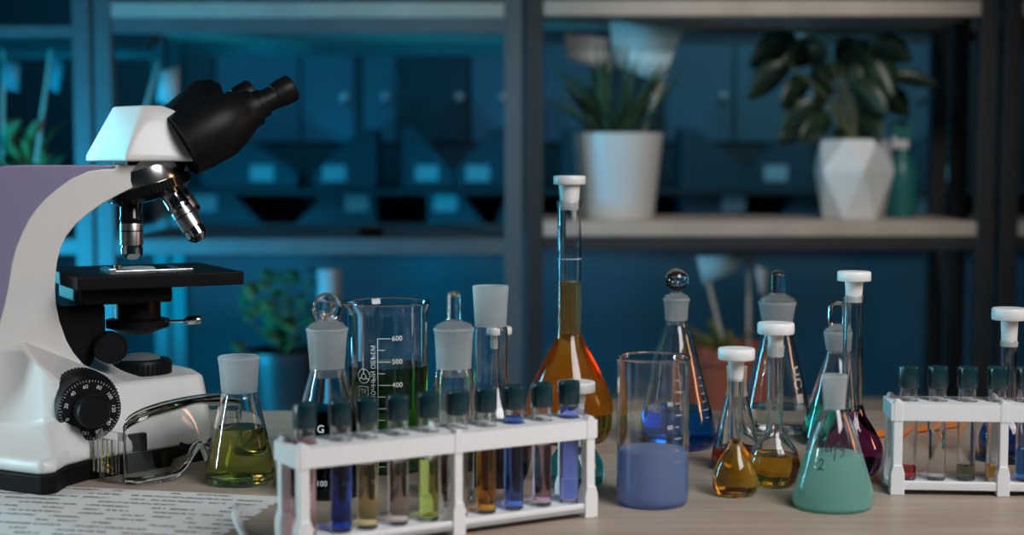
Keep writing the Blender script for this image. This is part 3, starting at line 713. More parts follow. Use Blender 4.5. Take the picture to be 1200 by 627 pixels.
for i, t in enumerate(('0', '20', '40', '60', '80', '100', '120', '140', '160', '180')):
    a = math.radians(200 - 36*i*.93); vs, fs = text_mesh(t, .0042); n = len(dm.v)
    for q in vs: dm.v.append(Mt @ Matrix.Rotation(a, 4, 'Z') @ Matrix.Translation((.0185, 0, .0001)) @ Matrix.Rotation(-PI/2, 4, 'Z') @ q)
    for f in fs: dm.face([n+i_ for i_ in f])
dm.build('dial_numbers', PRINT, ck)
tl = MB().box((fx - .022, -.066, fz - .036), (fx - .014, -.040, fz - .025)); tl.build('tension_lever', BLK, mic, bevel=.0015)
MB().lathe([(0, .04), (.0055, .04), (.0055, .070), (.0045, .0712), (0, .0712)], 24, M=Matrix.Translation((fx + .000, 0, fz - .032)) @ Matrix.Rotation(PI/2, 4, 'X')).build('tension_screw', BLKG, mic, angle=35)

# ------------------------------------------------------------------ safety goggles
PC = glass('clear_polycarbonate', (.975, .985, .985), 1.5)
gN, gF = Vector((-.3427, 1.3424)), Vector((-.2625, 1.457)); gw = (gF - gN).length; gang = math.atan2((gF-gN).y, (gF-gN).x)
gog = thing('safety_goggles', (gN.x, gN.y, TZ + .0004), 'clear plastic safety goggles leaning beside the microscope base', 'goggles', gang)
def lens_xy(u):           # local: x along width, -y bulges to the front
    a = PI*u; return Vector((gw/2 - gw/2*math.cos(a), -.026*math.sin(a)**.8, 0))
lens = MB(); NU, NV = 40, 8
for i in range(NU+1):
    u = i/NU; p = lens_xy(u); top = .052 + .016*math.sin(PI*min(1, u*1.02))**.7
    nose = math.exp(-((u - .5)/.085)**2); bot = .001 + .026*nose + .012*max(0, (u-.85)/.15)
    for j in range(NV+1):
        t = j/NV; lens.v.append(Vector((p.x, p.y + .010*t*math.sin(PI*u), bot + (top-bot)*t)))
for i in range(NU):
    for j in range(NV): a = i*(NV+1) + j; lens.face((a, a+NV+1, a+NV+2, a+1))
lens.build('lens', PC, gog, solid=.0020, angle=80)
br = MB(); rows = []
for i in range(NU+1):
    u = i/NU; p = lens_xy(u); top = .052 + .016*math.sin(PI*min(1, u*1.02))**.7; y = p.y + .010*math.sin(PI*u)
    rows.append([(p.x, y - .0005, top), (p.x + (gw/2 - p.x)*.04, y + .006*math.sin(PI*u)**.5 + .001, top + .0025)])
for r_ in rows: br.v += [Vector(r_[0]), Vector(r_[1])]
for i in range(NU): br.face((2*i, 2*i+2, 2*i+3, 2*i+1))
br.build('brow_guard', PC, gog, solid=.0016, angle=80)
ns = MB()
for sgn in (-1, 1):
    ns.tube([(gw/2 + sgn*.020, -.018, .004), (gw/2 + sgn*.013, -.018, .018), (gw/2 + sgn*.006, -.019, .028), (gw/2, -.020, .031)], .0014, 8)
    n = len(ns.v); ns.v += [Vector((gw/2 + sgn*.018, -.019, .005)), Vector((gw/2 + sgn*.008, -.020, .027)), Vector((gw/2 + sgn*.010, -.006, .030)), Vector((gw/2 + sgn*.022, -.004, .007))]; ns.face((n, n+1, n+2, n+3))
ns.build('nose_bridge', PC, gog, angle=60)
for x, s_ in ((0.0, -1), (gw, 1)):
    sh = MB(); z1 = .046; sl = .031
    for (a, b) in (((x, .000, .002), (x + s_*.0018, sl, .008)), ((x, .0, z1 - .007), (x + s_*.0018, sl, z1)), ((x, 0, .002), (x + s_*.0018, .006, z1)), ((x, sl - .005, .002), (x + s_*.0018, sl, z1))):
        sh.box([min(a[i], b[i]) for i in range(3)], [max(a[i], b[i]) for i in range(3)])
    for k in range(5):
        yy = .010 + k*.0062; sh.box((min(x, x + s_*.004), yy, .008), (max(x, x + s_*.004), yy + .0026, z1 - .007))
    sp = sh.build('side_shield', PC, gog)
    tp = MB().box((min(x, x + s_*.002), sl - .002, z1 - .020), (max(x, x + s_*.002), sl + .004, z1 - .004)); tp.build('temple', PC, gog)

# ------------------------------------------------------------------ table, paper, small things
def wood():
    m, nt, out = newmat('table_wood'); b = nt.nodes.new('ShaderNodeBsdfPrincipled'); b.inputs['Roughness'].default_value = .42
    tc = nt.nodes.new('ShaderNodeTexCoord'); mpn = nt.nodes.new('ShaderNodeMapping'); mpn.inputs['Scale'].default_value = (1.6, 22, 22)
    n = nt.nodes.new('ShaderNodeTexNoise'); n.inputs['Scale'].default_value = 3.2; n.inputs['Detail'].default_value = 7; n.inputs['Distortion'].default_value = .6
    r = nt.nodes.new('ShaderNodeValToRGB'); e = r.color_ramp.elements; e[0].position = .32; e[1].position = .70
    e[0].color = (.34, .265, .205, 1); e[1].color = (.44, .36, .29, 1)
    nt.links.new(tc.outputs['Object'], mpn.inputs[0]); nt.links.new(mpn.outputs[0], n.inputs['Vector']); nt.links.new(n.outputs['Fac'], r.inputs[0])
    nt.links.new(r.outputs[0], b.inputs['Base Color'])
    bp = nt.nodes.new('ShaderNodeBump'); bp.inputs['Strength'].default_value = .05; nt.links.new(n.outputs['Fac'], bp.inputs['Height']); nt.links.new(bp.outputs[0], b.inputs['Normal'])
    nt.links.new(b.outputs[0], out.inputs[0]); return m
yb = on_z(300, 481).y
tab = thing('lab_table', (0, 1.1, 0), 'pale wooden table carrying the microscope and glassware', 'table')
MB().box((-1.15, -.55, TZ - .03), (1.15, yb - 1.1, TZ)).build('tabletop', wood(), tab, bevel=.002)
for x in (-1.08, 1.08):
    for y in (-.48, yb - 1.17): MB().box((x - .03, y - .03, 0), (x + .03, y + .03, TZ - .0305)).build('leg', POST, tab, bevel=.003)

def paper_mat():
    """printed sheet: rows of short dashes broken into words"""
    m, nt, out = newmat('printed_paper'); b = nt.nodes.new('ShaderNodeBsdfPrincipled'); b.inputs['Roughness'].default_value = .55
    tc = nt.nodes.new('ShaderNodeTexCoord'); sp = nt.nodes.new('ShaderNodeSeparateXYZ'); nt.links.new(tc.outputs['Object'], sp.inputs[0])
    def mth(op, a, b_=None, c_=None):
        n = nt.nodes.new('ShaderNodeMath'); n.operation = op
        for i, q in enumerate((a, b_, c_)):
            if q is None: continue
            if isinstance(q, (int, float)): n.inputs[i].default_value = q
            else: nt.links.new(q, n.inputs[i])
        return n.outputs[0]
    rowf = mth('MULTIPLY', sp.outputs['Y'], 72.0); row = mth('FLOOR', rowf); fr = mth('FRACT', rowf)
    inrow = mth('MULTIPLY', mth('GREATER_THAN', fr, .34), mth('LESS_THAN', fr, .66))
    cb = nt.nodes.new('ShaderNodeCombineXYZ'); nt.links.new(mth('MULTIPLY', sp.outputs['X'], 48.0), cb.inputs[0]); nt.links.new(mth('MULTIPLY', row, 7.31), cb.inputs[1])
    n1 = nt.nodes.new('ShaderNodeTexNoise'); n1.inputs['Scale'].default_value = 1.0; n1.inputs['Detail'].default_value = 0; nt.links.new(cb.outputs[0], n1.inputs['Vector'])
    cb2 = nt.nodes.new('ShaderNodeCombineXYZ'); nt.links.new(mth('MULTIPLY', sp.outputs['X'], 330.0), cb2.inputs[0]); nt.links.new(mth('MULTIPLY', sp.outputs['Y'], 330.0), cb2.inputs[1])
    n2 = nt.nodes.new('ShaderNodeTexNoise'); n2.inputs['Scale'].default_value = 1.0; n2.inputs['Detail'].default_value = 0; nt.links.new(cb2.outputs[0], n2.inputs['Vector'])
    word = mth('MULTIPLY', mth('GREATER_THAN', n1.outputs['Fac'], .45), mth('GREATER_THAN', n2.outputs['Fac'], .40)); fac = mth('MULTIPLY', mth('MULTIPLY', inrow, word), .95)
    mx = nt.nodes.new('ShaderNodeMix'); mx.data_type = 'RGBA'; mx.inputs[6].default_value = (.74, .73, .71, 1); mx.inputs[7].default_value = (.06, .06, .06, 1)
    nt.links.new(fac, mx.inputs[0]); nt.links.new(mx.outputs[2], b.inputs['Base Color']); nt.links.new(b.outputs[0], out.inputs[0]); return m
pc = on_z(334, 583); pl = on_z(60, 570); ang = math.atan2((pc-pl).y, (pc-pl).x)
ppr = MB().box((-.40, -.297, 0), (0, 0, .0004)).build('printed_sheet', paper_mat()); ppr.location = (pc.x, pc.y, TZ + .0002); ppr.rotation_euler = (0, 0, ang)
tag(ppr, 'sheet of printed text lying on the table before the microscope', 'paper')
st = MB(); sp_ = [on_z(x, y, TZ + .0012) for x, y in ((279, 590), (275, 605), (281, 618), (288, 632), (292, 645))]
for i, p in enumerate(sp_):
    for dx in (-.0034, .0034):
        st.v.append(Vector((p.x + dx, p.y, p.z + (.0012 if i % 2 else 0)))); 
for i in range(len(sp_)-1): st.face((2*i, 2*i+1, 2*i+3, 2*i+2))
o = st.build('paper_strip', principled('white_strip', (.88, .88, .87), .6), solid=.0008); tag(o, 'crooked white paper strip lying on the printed sheet', 'paper strip')
a, b = on_z(1003, 517), on_z(1124, 501); d = (b - a).normalized()
pen = thing('pencil', (a.x, a.y, TZ), 'orange pencil lying behind the short tube rack', 'pencil', math.atan2(d.y, d.x))
Lp = (b - a).length; Mp = Matrix.Translation((0, 0, .0042)) @ Matrix.Rotation(PI/2, 4, 'Y')
MB().lathe([(0, .018), (.0040, .018), (.0040, Lp), (.0036, Lp + .0008), (0, Lp + .0008)], 6, M=Mp).build('shaft', PENCIL, pen, angle=30)
MB().lathe([(0, 0), (.0009, .003), (.0040, .0178)], 12, M=Mp).build('point', principled('pencil_wood', (.6, .42, .25), .6), pen)

# ------------------------------------------------------------------ room
FL = principled('floor_lino', (.06, .065, .07), .5, noise=.2, scale=5)
def setbox(name, a, b, m): return struct(MB().box(a, b).build(name, m))
setbox('floor', (-3.2, -1.6, -.05), (3.2, 5.0, 0), FL)
setbox('ceiling', (-3.2, -1.6, 2.8), (3.2, 5.0, 2.85), principled('ceiling_paint', (.12, .13, .14), .8))
setbox('wall_back', (-3.2, 4.9, 0), (3.2, 5.0, 2.8), WALLM)
setbox('wall_left', (-3.3, -1.6, 0), (-3.2, 5.0, 2.8), CHARC)
setbox('wall_right', (3.2, -1.6, 0), (3.3, 5.0, 2.8), CHARC)

# shelf units ------------------------------------------------------
YF = 2.9
def X_at(px, Y): return (px - W/2)/FPX*Y
def Z_at(py, Y): return at_Y(600, py, Y).z
def shelf_unit(pl, pr, boards, depth, label, pw=.033, steel=None):
    steel = steel or POST
    """pl/pr: outer photo x of the two front posts; boards: (y of board top, board thickness px, beam thickness px)"""
    x0, x1 = X_at(pl, YF), X_at(pr, YF)
    root = thing('shelving_unit', ((x0+x1)/2, YF, 0), label, 'shelf'); hx = (x1 - x0)/2
    for x in (-hx, hx - pw):
        for y in (0, depth - pw): MB().box((x, y, 0), (x + pw, y + pw, 1.95)).build('post', steel, root, bevel=.002)
    zs_ = []
    for yt, tb, bb in boards:
        z = Z_at(yt, YF); hb, hm = tb*YF/FPX, bb*YF/FPX
        MB().box((-hx + pw, .002, z - hb), (hx - pw, depth - .002, z)).build('shelf_board', OAK if tb > 3 else steel, root, bevel=.002)
        for y_ in (.004, depth - .028): MB().box((-hx + pw, y_, z - hb - hm), (hx - pw, y_ + .022, z - hb)).build('beam', steel, root, bevel=.0015)
        zs_.append(z + .0006)
    return root, zs_
lo = 500
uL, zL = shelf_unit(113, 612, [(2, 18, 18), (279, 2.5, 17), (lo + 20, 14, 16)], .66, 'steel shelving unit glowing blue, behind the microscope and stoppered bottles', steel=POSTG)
uR, zR = shelf_unit(616, 1166, [(0, 18, 3), (260, 17, 16), (lo, 14, 16)], .36, 'dark steel shelving unit with wooden boards holding white plant pots')
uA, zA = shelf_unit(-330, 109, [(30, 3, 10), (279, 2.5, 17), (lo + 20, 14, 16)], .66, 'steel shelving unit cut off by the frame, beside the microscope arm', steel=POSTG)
uB, zB = shelf_unit(1173, 1640, [(0, 18, 14), (260, 17, 16), (lo, 14, 16)], .36, 'dark steel shelving unit cut off by the frame, past the white pots')

# plants -----------------------------------------------------------
def leaf(mb, base, dirv, L, Wd, droop=.3, mi=0, n=6, fold=.25, turn=0.0):
    d = Vector(dirv).normalized(); side = d.cross(Vector((0, turn, 1 - turn)).normalized())
    if side.length < .05: side = Vector((1, 0, 0))
    side.normalize(); b = len(mb.v); p = Vector(base)
    for i in range(n+1):
        t = i/n; w = Wd*math.sin(PI*min(.98, .08 + .92*t))**.8*.5
        dd = (d + Vector((0, 0, -droop*t*1.6))).normalized(); nrm = side.cross(dd)
        mb.v += [p - side*w + nrm*w*fold, p.copy(), p + side*w + nrm*w*fold]; p = p + dd*L/n
    for i in range(n):
        q = b + 3*i; mb.face((q, q+1, q+4, q+3), mi); mb.face((q+1, q+2, q+5, q+4), mi)
def pot_lathe(prof, seg=48): return MB().lathe(prof, seg)
# spiky plant
Yp = 3.03; k = mpp((0, Yp, .9)); zsh = zR[1]; cx = X_at(724, Yp); Rr = random.Random(3)
pl = thing('potted_plant', (cx, Yp, zsh), 'spiky long-leaved plant in a plain round white pot on the shelf', 'plant')
hp = 100*k
MB().lathe([(0, 0), (40*k, 0), (42*k, .004), (52.5*k, hp - .004), (53.5*k, hp), (50.5*k, hp), (49*k, hp - .012), (0, hp - .013)], 56).build('pot', POTW, pl, angle=35)
MB().lathe([(49.2*k, hp - .013), (30*k, hp - .010), (0, hp - .007)], 32).build('soil', SOIL, pl)
fo = MB()
for i in range(70):
    a = Rr.uniform(0, 2*PI); r0 = Rr.uniform(0, .05); el = Rr.uniform(.75, 1.5); L = Rr.uniform(.12, .22)
    if abs(math.cos(a)*math.cos(el)*L) > .13 or math.sin(el)*L > .185 or math.sin(a) > .55 or (math.cos(a) > .25 and math.sin(a) < .3 and i % 3): continue
    leaf(fo, (r0*math.cos(a), r0*math.sin(a), hp - .012), (math.cos(a)*math.cos(el), math.sin(a)*math.cos(el), math.sin(el)), L, Rr.uniform(.009, .015), Rr.uniform(.05, .5), n=8, turn=.5)
fo.build('foliage', LEAF3, pl, solid=.0006, angle=80)
def flag(px0, py0, px1, py1, quad, Y, mats, label, dy=0.0, group=None, base_z=None):
    # the stick ends where it meets the soil or shelf
    """card on a stick: stick runs (px0, py0) to (px1, py1), quad = card corners"""
    p0, p1 = at_Y(px0, py0, Y), at_Y(px1, py1, Y + dy)
    r = thing('marker_flag', p1, label, 'plant marker', group=group)
    MB().tube([Vector((0, 0, 0)), p0 - p1], .0042, 8).build('stick', STICK, r)
    for qd, m in zip(quad, mats):
        pts = [at_Y(x, y, Y - .012 + .004*i) - p1 for i, (x, y) in enumerate(qd)]
        mb = MB(); mb.v += pts; mb.face(range(len(pts))); mb.build('card', m, r, solid=.0012)
    return r
flag(796, 40, 752, 160, [[(714, 24), (800, 36), (776, 98), (720, 78)], [(662, 38), (712, 44), (716, 86), (664, 68)]], Yp - .03, [CARDC, PAPERC], 'pale card marker on a thin stick, stuck in the round white pot')
# faceted pot with broad leaves
Yq = 3.05; k = mpp((0, Yq, .9)); cx = X_at(1000, Yq)
pl = thing('potted_plant', (cx, Yq, zsh), 'broad-leaved plant in a faceted white pot on the shelf', 'plant')
mb = MB(); ns_ = 6
def facet_ring(r, z, ph): return [Vector((r*math.cos(2*PI*j/ns_ + ph), r*math.sin(2*PI*j/ns_ + ph), z)) for j in range(ns_)]
rings = [facet_ring(36*k, 0, 0), facet_ring(48*k, 55*k, PI/6), facet_ring(40*k, 92*k, 0), facet_ring(36*k, 92*k, 0), facet_ring(34*k, 80*k, 0)]
for r in rings: mb.v += r
for i in range(4):
    for j in range(ns_):
        a, b, c, d = i*ns_ + j, i*ns_ + (j+1) % ns_, (i+1)*ns_ + (j+1) % ns_, (i+1)*ns_ + j
        if i == 0: mb.face((a, b, d)); mb.face((b, c, d))
        elif i == 1: mb.face((a, b, c)) if False else (mb.face((a, b, (i+1)*ns_ + (j+1) % ns_)), mb.face((a, (i+1)*ns_ + (j+1) % ns_, d)))
        else: mb.face((a, b, c, d))
mb.face(list(range(ns_))[::-1]); mb.face([4*ns_ + j for j in range(ns_)])
mb.build('pot', POTW, pl, angle=8, fix=True)
stm, fo = MB(), MB(); zr = 80*k
spots = [((925, 75), 62, 30, (-1, .3, -.6)), ((935, 48), 70, 36, (-1, -.3, -.25)), ((950, 95), 55, 30, (-1, -.6, -.5)), ((985, 44), 70, 34, (.3, -.6, -.7)), ((975, 105), 58, 30, (-.6, -.8, -.3)), ((1000, 95), 60, 30, (.6, -.5, -.5)),
         ((1018, 60), 66, 32, (.5, -.5, -.9)), ((1042, 90), 56, 18, (1, -.2, .05)), ((1030, 105), 55, 28, (.8, .4, -.4)), ((960, 120), 60, 32, (-.8, .2, -.5)), ((975, 140), 55, 30, (-.9, -.5, -.3)), ((1005, 130), 55, 30, (.4, -.9, -.4)),
         ((1010, 160), 46, 24, (.7, -.5, -.6)), ((990, 150), 48, 26, (-.2, -.9, -.5)), ((960, 58), 60, 30, (-.7, -.4, -.1)), ((1000, 50), 60, 32, (.3, -.4, -.5)), ((1022, 50), 50, 28, (.9, -.2, -.2)), ((945, 150), 42, 24, (-1, -.3, -.2)), ((985, 75), 60, 32, (-.3, .7, -.2)), ((970, 60), 60, 30, (-.8, .5, 0))]
for (x, y), L, Wd, d in spots:
    p = at_Y(x, y, Yq + Rr.uniform(-.05, .03)) - Vector((cx, Yq, zsh)); b0 = Vector((Rr.uniform(-.015, .015), Rr.uniform(-.015, .015), zr))
    mid = Vector((p.x*.35, p.y*.4, (p.z + zr)*.5 + .01)); stm.tube([b0, mid, p], [.0035, .003, .002], 6)
    leaf(fo, p, d, L*k, Wd*k*1.15, .35, n=8, turn=Rr.uniform(.55, .9))
stm.build('stems', STEM, pl); fo.build('foliage', LEAF1, pl, solid=.0008, angle=80)
MB().lathe([(33.5*k, 80.2*k), (20*k, 82*k), (0, 83*k)], 6).build('soil', SOIL, pl)
flag(928, 42, 985, 150, [[(926, 40), (956, 36), (950, 60), (930, 76)]], Yq + .10, [CARDC], 'small pale blue card on a stick among the broad leaves')
# spray bottle
Ys = 3.12; k = mpp((0, Ys, .9)); sb = thing('spray_bottle', (X_at(1056, Ys), Ys, zsh), 'teal spray bottle with a white trigger behind the faceted pot', 'spray bottle')
TEAL = principled('teal_plastic', (.02, .16, .16), .35)
MB().lathe([(0, 0), (17*k, 0), (18*k, .004), (18*k, 50*k), (15*k, 62*k), (8*k, 72*k), (6*k, 78*k), (6*k, 82*k), (0, 82*k)], 32).build('bottle', TEAL, sb, angle=40)
MB().lathe([(0, 80*k), (8*k, 80*k), (8*k, 90*k), (0, 90*k)], 24).build('collar', WP, sb, angle=35)
MB().prism([(-14*k, 98*k), (-12*k, 112*k), (6*k, 114*k), (14*k, 108*k), (12*k, 96*k), (6*k, 90*k), (-4*k, 90*k)], -.009, .009).build('spray_head', TEAL, sb, bevel=.002, fix=True)
MB().prism([(-12*k, 98*k), (-6*k, 97*k), (-8*k, 82*k), (-13*k, 78*k), (-12*k, 86*k)], -.005, .005).build('trigger', WP, sb, bevel=.001, fix=True)

# terracotta pot with sticks, below the shelf
Yt = 2.97; zt_ = zR[2]; k = mpp((0, Yt, .6)); tx_ = X_at(858, Yt)
tp = thing('potted_plant', (tx_, Yt, zt_), 'small plant in a reddish terracotta pot, seen between the conical flasks', 'plant')
ht = Z_at(404, Yt) - zt_
MB().lathe([(0, 0), (34*k, 0), (44*k, ht - .03), (47*k, ht - .03), (48*k, ht), (44*k, ht), (43*k, ht - .02), (0, ht - .02)], 48).build('pot', TERRA, tp, angle=35)
fo = MB()
for i in range(14):
    a = Rr.uniform(0, 2*PI); el = Rr.uniform(.3, 1.3); leaf(fo, (.02*math.cos(a) - .02, .02*math.sin(a), ht - .02), (math.cos(a)*math.cos(el) - .3, math.sin(a)*math.cos(el), math.sin(el)), Rr.uniform(.05, .10), .022, .3)
fo.build('foliage', LEAF2, tp, solid=.0006, angle=80)
flag(822, 300, 850, 412, [[(816, 300), (872, 298), (862, 318), (824, 334)]], Yt + .01, [CARDC], 'pale cyan card on a slanted stick above the terracotta pot')
flag(878, 296, 877, 410, [[(885, 312), (899, 314), (898, 346), (890, 344)]], Yt + .035, [PAPERC], 'upright thin stick with a small white tag, behind the terracotta pot')

# leafy plant and grey jar on the lower shelf behind the big beaker
Yl = 3.06; zl_ = zL[2]; cx = X_at(330, Yl)
pl = thing('potted_plant', (cx, Yl, zl_), 'bushy green plant below the blue shelf, behind the conical flasks', 'plant')
MB().lathe([(0, 0), (.06, 0), (.08, .14), (.084, .14), (.084, .16), (.076, .16), (.074, .14), (0, .14)], 40).build('pot', POST, pl, angle=35)
stm, fo = MB(), MB()
for i in range(70):
    x = min(366, Rr.gauss(330, 24)); y = Rr.uniform(312, 405); p = at_Y(x, y, Yl + Rr.uniform(-.07, .07)) - Vector((cx, Yl, zl_))
    if i % 4 == 0: stm.tube([(0, 0, .14), (p.x*.5, p.y*.5, .14 + (p.z-.14)*.6), p], .002, 5)
    a = Rr.uniform(0, 2*PI); leaf(fo, p, (math.cos(a), math.sin(a), Rr.uniform(-.5, .6)), Rr.uniform(.035, .06), Rr.uniform(.02, .035), .3, n=4)
stm.build('stems', STEM, pl); fo.build('foliage', principled('bush_leaf', (.09, .16, .05), .5, noise=.4, scale=30), pl, solid=.0006, angle=80)
Yj = 2.97; k = mpp((0, Yj, .8)); jz = zL[2]; jh = Z_at(315, Yj) - jz
jar = thing('canister', (X_at(385, Yj), Yj, jz), 'tall grey canister standing behind the disc stopper', 'canister')
MB().lathe([(0, 0), (13*k, 0), (13.5*k, .003), (13.5*k, jh*.82), (13*k, jh*.84), (0, jh*.84)], 40).build('body', principled('grey_tin', (.30, .30, .31), .45), jar, angle=35)
MB().lathe([(0, jh*.84), (13.8*k, jh*.84), (13.8*k, jh - .003), (13*k, jh), (0, jh)], 40).build('lid', principled('grey_lid', (.36, .36, .37), .45), jar, angle=35)
# small sprout on the blue shelf
Yn = 3.0; k = mpp((0, Yn, .9)); zn = zL[1]
spn = thing('potted_plant', (X_at(435, Yn), Yn, zn), 'tiny sprout in a low black dish on the blue shelf', 'plant')
MB().lathe([(0, 0), (.022, 0), (.026, .012), (.024, .012), (.021, .008), (0, .008)], 32).build('dish', BLK, spn, angle=40)
fo = MB()
for i in range(9):
    a = i*.7; leaf(fo, (0, 0, .008), (math.cos(a), math.sin(a), .6), .026, .012, .2, n=4)
fo.build('foliage', LEAF2, spn, solid=.0005)

# left side: sticks and cards behind the microscope
flag(60, 58, 42, 192, [[(62, 66), (78, 70), (68, 110), (58, 104)]], 3.02, [TEALC], 'slanted pale stick with a cyan card, beside the blue posts')
flag(4, 58, 3, 192, [[(2, 70), (24, 74), (22, 108), (4, 104)]], 3.05, [TEALC], 'upright pale stick with a cyan card at the frame edge')
flag(186, 72, 164, 150, [[(188, 84), (210, 78), (208, 126), (184, 118)]], 3.12, [PAPERC], 'pale card on a stick above the microscope head')
Yc = 3.05; zc_ = zA[1]
ct = thing('potted_plant', (X_at(32, Yc), Yc, zc_), 'slim green plant in a dark pot behind the microscope arm', 'plant')
MB().lathe([(0, 0), (.05, 0), (.06, .09), (.056, .09), (.054, .08), (0, .08)], 32).build('pot', BLKM, ct, angle=40)
fo = MB()
for i in range(34):
    a = Rr.uniform(0, 2*PI); leaf(fo, (Rr.uniform(-.03, .03), Rr.uniform(-.03, .03), Rr.uniform(.08, .19)), (math.cos(a), math.sin(a), 1.2), .07, .022, .2, n=4)
fo.build('foliage', LEAF2, ct, solid=.0006)

# back cabinets with two rows of slanted file boxes -----------------
YC = 4.35
cab = thing('wall_cabinet', (0, YC, 0), 'long dark blue cabinet wall at the back of the room', 'cabinet')
zmid, zlow = Z_at(223, YC), Z_at(278, YC)
cb_ = MB(); cb_.box((-1.9, 0, 0), (2.1, .45, zlow - .03)); cb_.box((-1.9, -.02, zlow - .03), (2.1, .45, zlow)); cb_.build('lower_body', CABM, cab, bevel=.003)
MB().box((-1.9, .0, zmid - .012), (2.1, .38, zmid)).build('shelf_board', CHARC, cab, bevel=.002)
MB().box((-1.9, .40, zlow), (2.1, .42, 2.2)).build('back_panel', CHARC, cab)
for i, (x0, x1, m) in enumerate(((225, 330, CABM), (334, 400, CABM), (412, 452, CABM), (452, 545, CHARC), (549, 600, CABM), (640, 700, CABM), (704, 790, CHARC), (794, 880, CABM), (884, 990, CABM), (994, 1130, CABM), (60, 222, CHARC))):
    d = MB().box((X_at(x0, YC), .385, Z_at(165, YC)), (X_at(x1, YC), .399, Z_at(40, YC))).build('door', m, cab, bevel=.002)
    MB().lathe([(0, 0), (.006, 0), (.006, .012), (.012, .016), (.012, .022), (0, .024)], 20, M=Matrix.Translation((X_at(x1, YC) - .03, .385, Z_at(108, YC))) @ Matrix.Rotation(PI/2, 4, 'X')).build('knob', STEEL, d, angle=35)
up_row = [(232, 345, -1, 307), (365, 440, 1, 392), (470, 530, -1, 500), (532, 592, 1, 560), (660, 740, -1, 690), (800, 880, -1, 0), (880, 955, 1, 909), (1060, 1130, 1, 1101)]
lo_row = [(222, 312, -1, 240), (334, 440, 1, 418), (500, 574, -1, 522), (578, 614, 1, 0), (640, 730, 1, 700), (800, 880, -1, 860), (900, 990, 1, 0), (1040, 1120, -1, 1080)]
def filebox(x0, x1, y0, y1, zb_, sgn, lx, ly, yo, lf=.28, tf=.5):
    a, b = X_at(x0, YC), X_at(x1, YC); c = (a+b)/2; h = Z_at(y0, YC) - zb_; lowh = h*lf; w_ = (b-a)/2
    r = thing('file_box', (c, YC + yo, zb_), 'dark blue file box with a slanted side, standing on the back cabinet', 'file box', group='file boxes on the back cabinet')
    pts = [(-w_, 0), (w_, 0), (w_, h if sgn > 0 else lowh), (w_*.55*sgn, h), (-w_, lowh if sgn > 0 else h)]
    pts = [(-w_, 0), (w_, 0), (w_, h), (w_*tf, h), (-w_, lowh)] if sgn > 0 else [(-w_, 0), (w_, 0), (w_, lowh), (-w_*tf, h), (-w_, h)]
    MB().prism(pts, 0, .16).build('body', SLATE, r, bevel=.002, fix=True)
    if lx:
        p = at_Y(lx, ly, YC + yo) - Vector((c, YC + yo, zb_)); MB().box((p.x - .033, -.0018, max(.004, p.z - .022)), (p.x + .033, -.0002, p.z + .022)).build('name_card', principled('card_grey', (.42, .44, .45), .6), r)
for x0, x1, s_, lx in up_row: filebox(x0, x1, 150, 223, zmid + .0005, s_, lx, 203, .06)
for x0, x1, s_, lx in lo_row: filebox(x0, x1, 228, 278, zlow + .0005, s_, lx, 238, .03, .12, -.1)

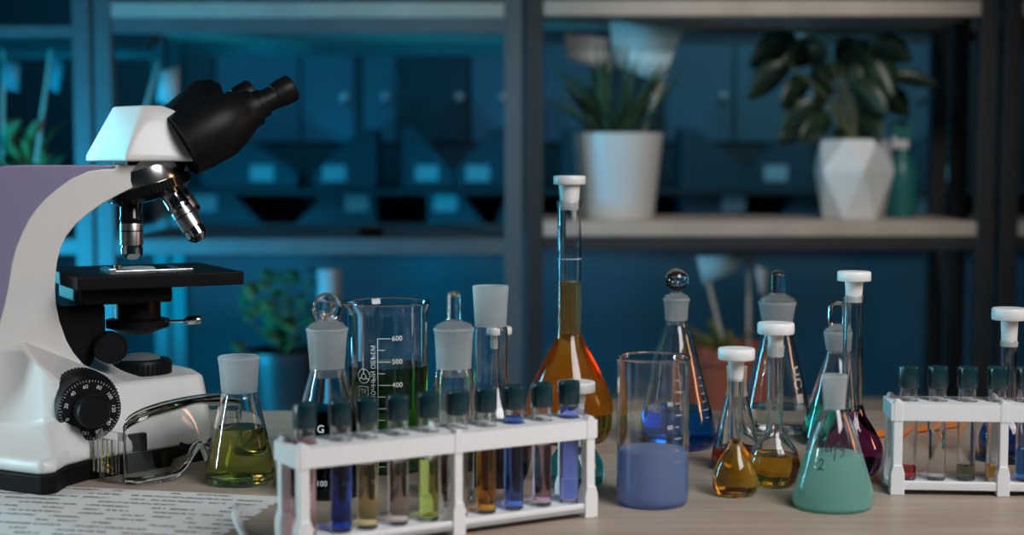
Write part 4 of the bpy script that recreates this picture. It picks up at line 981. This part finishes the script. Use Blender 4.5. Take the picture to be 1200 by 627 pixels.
# ------------------------------------------------------------------ lights
def area(name, loc, target, size, power, col, sy=None):
    L = bpy.data.lights.new(name, 'AREA'); L.energy = power; L.color = col; L.size = size
    if sy: L.shape = 'RECTANGLE'; L.size_y = sy
    o = bpy.data.objects.new(name, L); C.objects.link(o); o.location = loc
    o.rotation_euler = (Vector(target) - Vector(loc)).to_track_quat('-Z', 'Y').to_euler(); return o
area('softbox_lamp', (.75, .46, 1.88), (.02, 1.38, .78), .7, 6.6, (.985, .985, 1.0), .9).data.spread = math.radians(95)
area('cyan_lamp', (-1.9, 1.0, 1.02), (-.3, 1.45, .9), .12, 5.6, (.64, .92, 1.0), .9).data.spread = math.radians(84)
area('cyan_shelf_lamp', (-1.45, 2.0, .48), (-.85, 2.9, .78), .4, 7.0, (.0, .54, 1.0), .5).data.spread = math.radians(64)
area('added_cyan_rim', (-1.35, 2.2, 1.05), (.05, 1.35, .85), .10, 4.5, (.12, .74, 1.0), .8).data.spread = math.radians(100)  # added unseen strip light, gives the glass its cyan edges and glints
area('blue_wall_lamp', (-.9, 3.72, 1.9), (-.65, 4.45, .95), .9, 9.5, (.0, .45, .85), .3)
area('blue_wall_lamp', (.9, 3.72, 1.9), (.9, 4.4, 1.2), 1.0, 3.6, (.22, .55, .68), .3).data.spread = math.radians(110)
def spot(name, loc, tgt, power, col, deg, blend=.6, soft=.12):
    L = bpy.data.lights.new(name, 'SPOT'); L.energy = power; L.color = col; L.spot_size = math.radians(deg); L.spot_blend = blend; L.shadow_soft_size = soft
    o = bpy.data.objects.new(name, L); C.objects.link(o); o.location = loc; o.rotation_euler = (Vector(tgt) - Vector(loc)).to_track_quat('-Z', 'Y').to_euler(); return o
spot('added_shelf_fill', (.62, 1.5, 2.25), (.48, 2.95, 1.05), 55, (1.0, .96, .92), 34, .7)  # added fill, no fixture there; narrow cone lifts the pots and board
spot('added_post_fill', (-.7, 1.3, 2.3), (-.10, 2.9, 1.2), 30, (.45, .86, 1.0), 15, .8)  # added fill without a lamp of its own, brightens the centre posts
area('warm_lamp', (1.7, 1.35, 1.25), (.1, 1.4, .85), .22, .9, (1.0, .5, .25), .4).data.spread = math.radians(90)
w_ = bpy.data.worlds.new('world'); sc.world = w_; w_.use_nodes = True
w_.node_tree.nodes['Background'].inputs[0].default_value = (.05, .09, .12, 1); w_.node_tree.nodes['Background'].inputs[1].default_value = .10

# ------------------------------------------------------------------ render settings
sc.view_settings.view_transform = 'Standard'; sc.view_settings.look = 'None'; sc.view_settings.gamma = 1.0
sc.view_settings.use_curve_mapping = False; sc.view_settings.exposure = 0.0
cy = sc.cycles
cy.max_bounces = 20; cy.transmission_bounces = 20; cy.glossy_bounces = 8; cy.diffuse_bounces = 3; cy.transparent_max_bounces = 12
cy.caustics_reflective = True; cy.caustics_refractive = True; cy.blur_glossy = 1.0; cy.sample_clamp_indirect = 4.0
cy.use_denoising = True
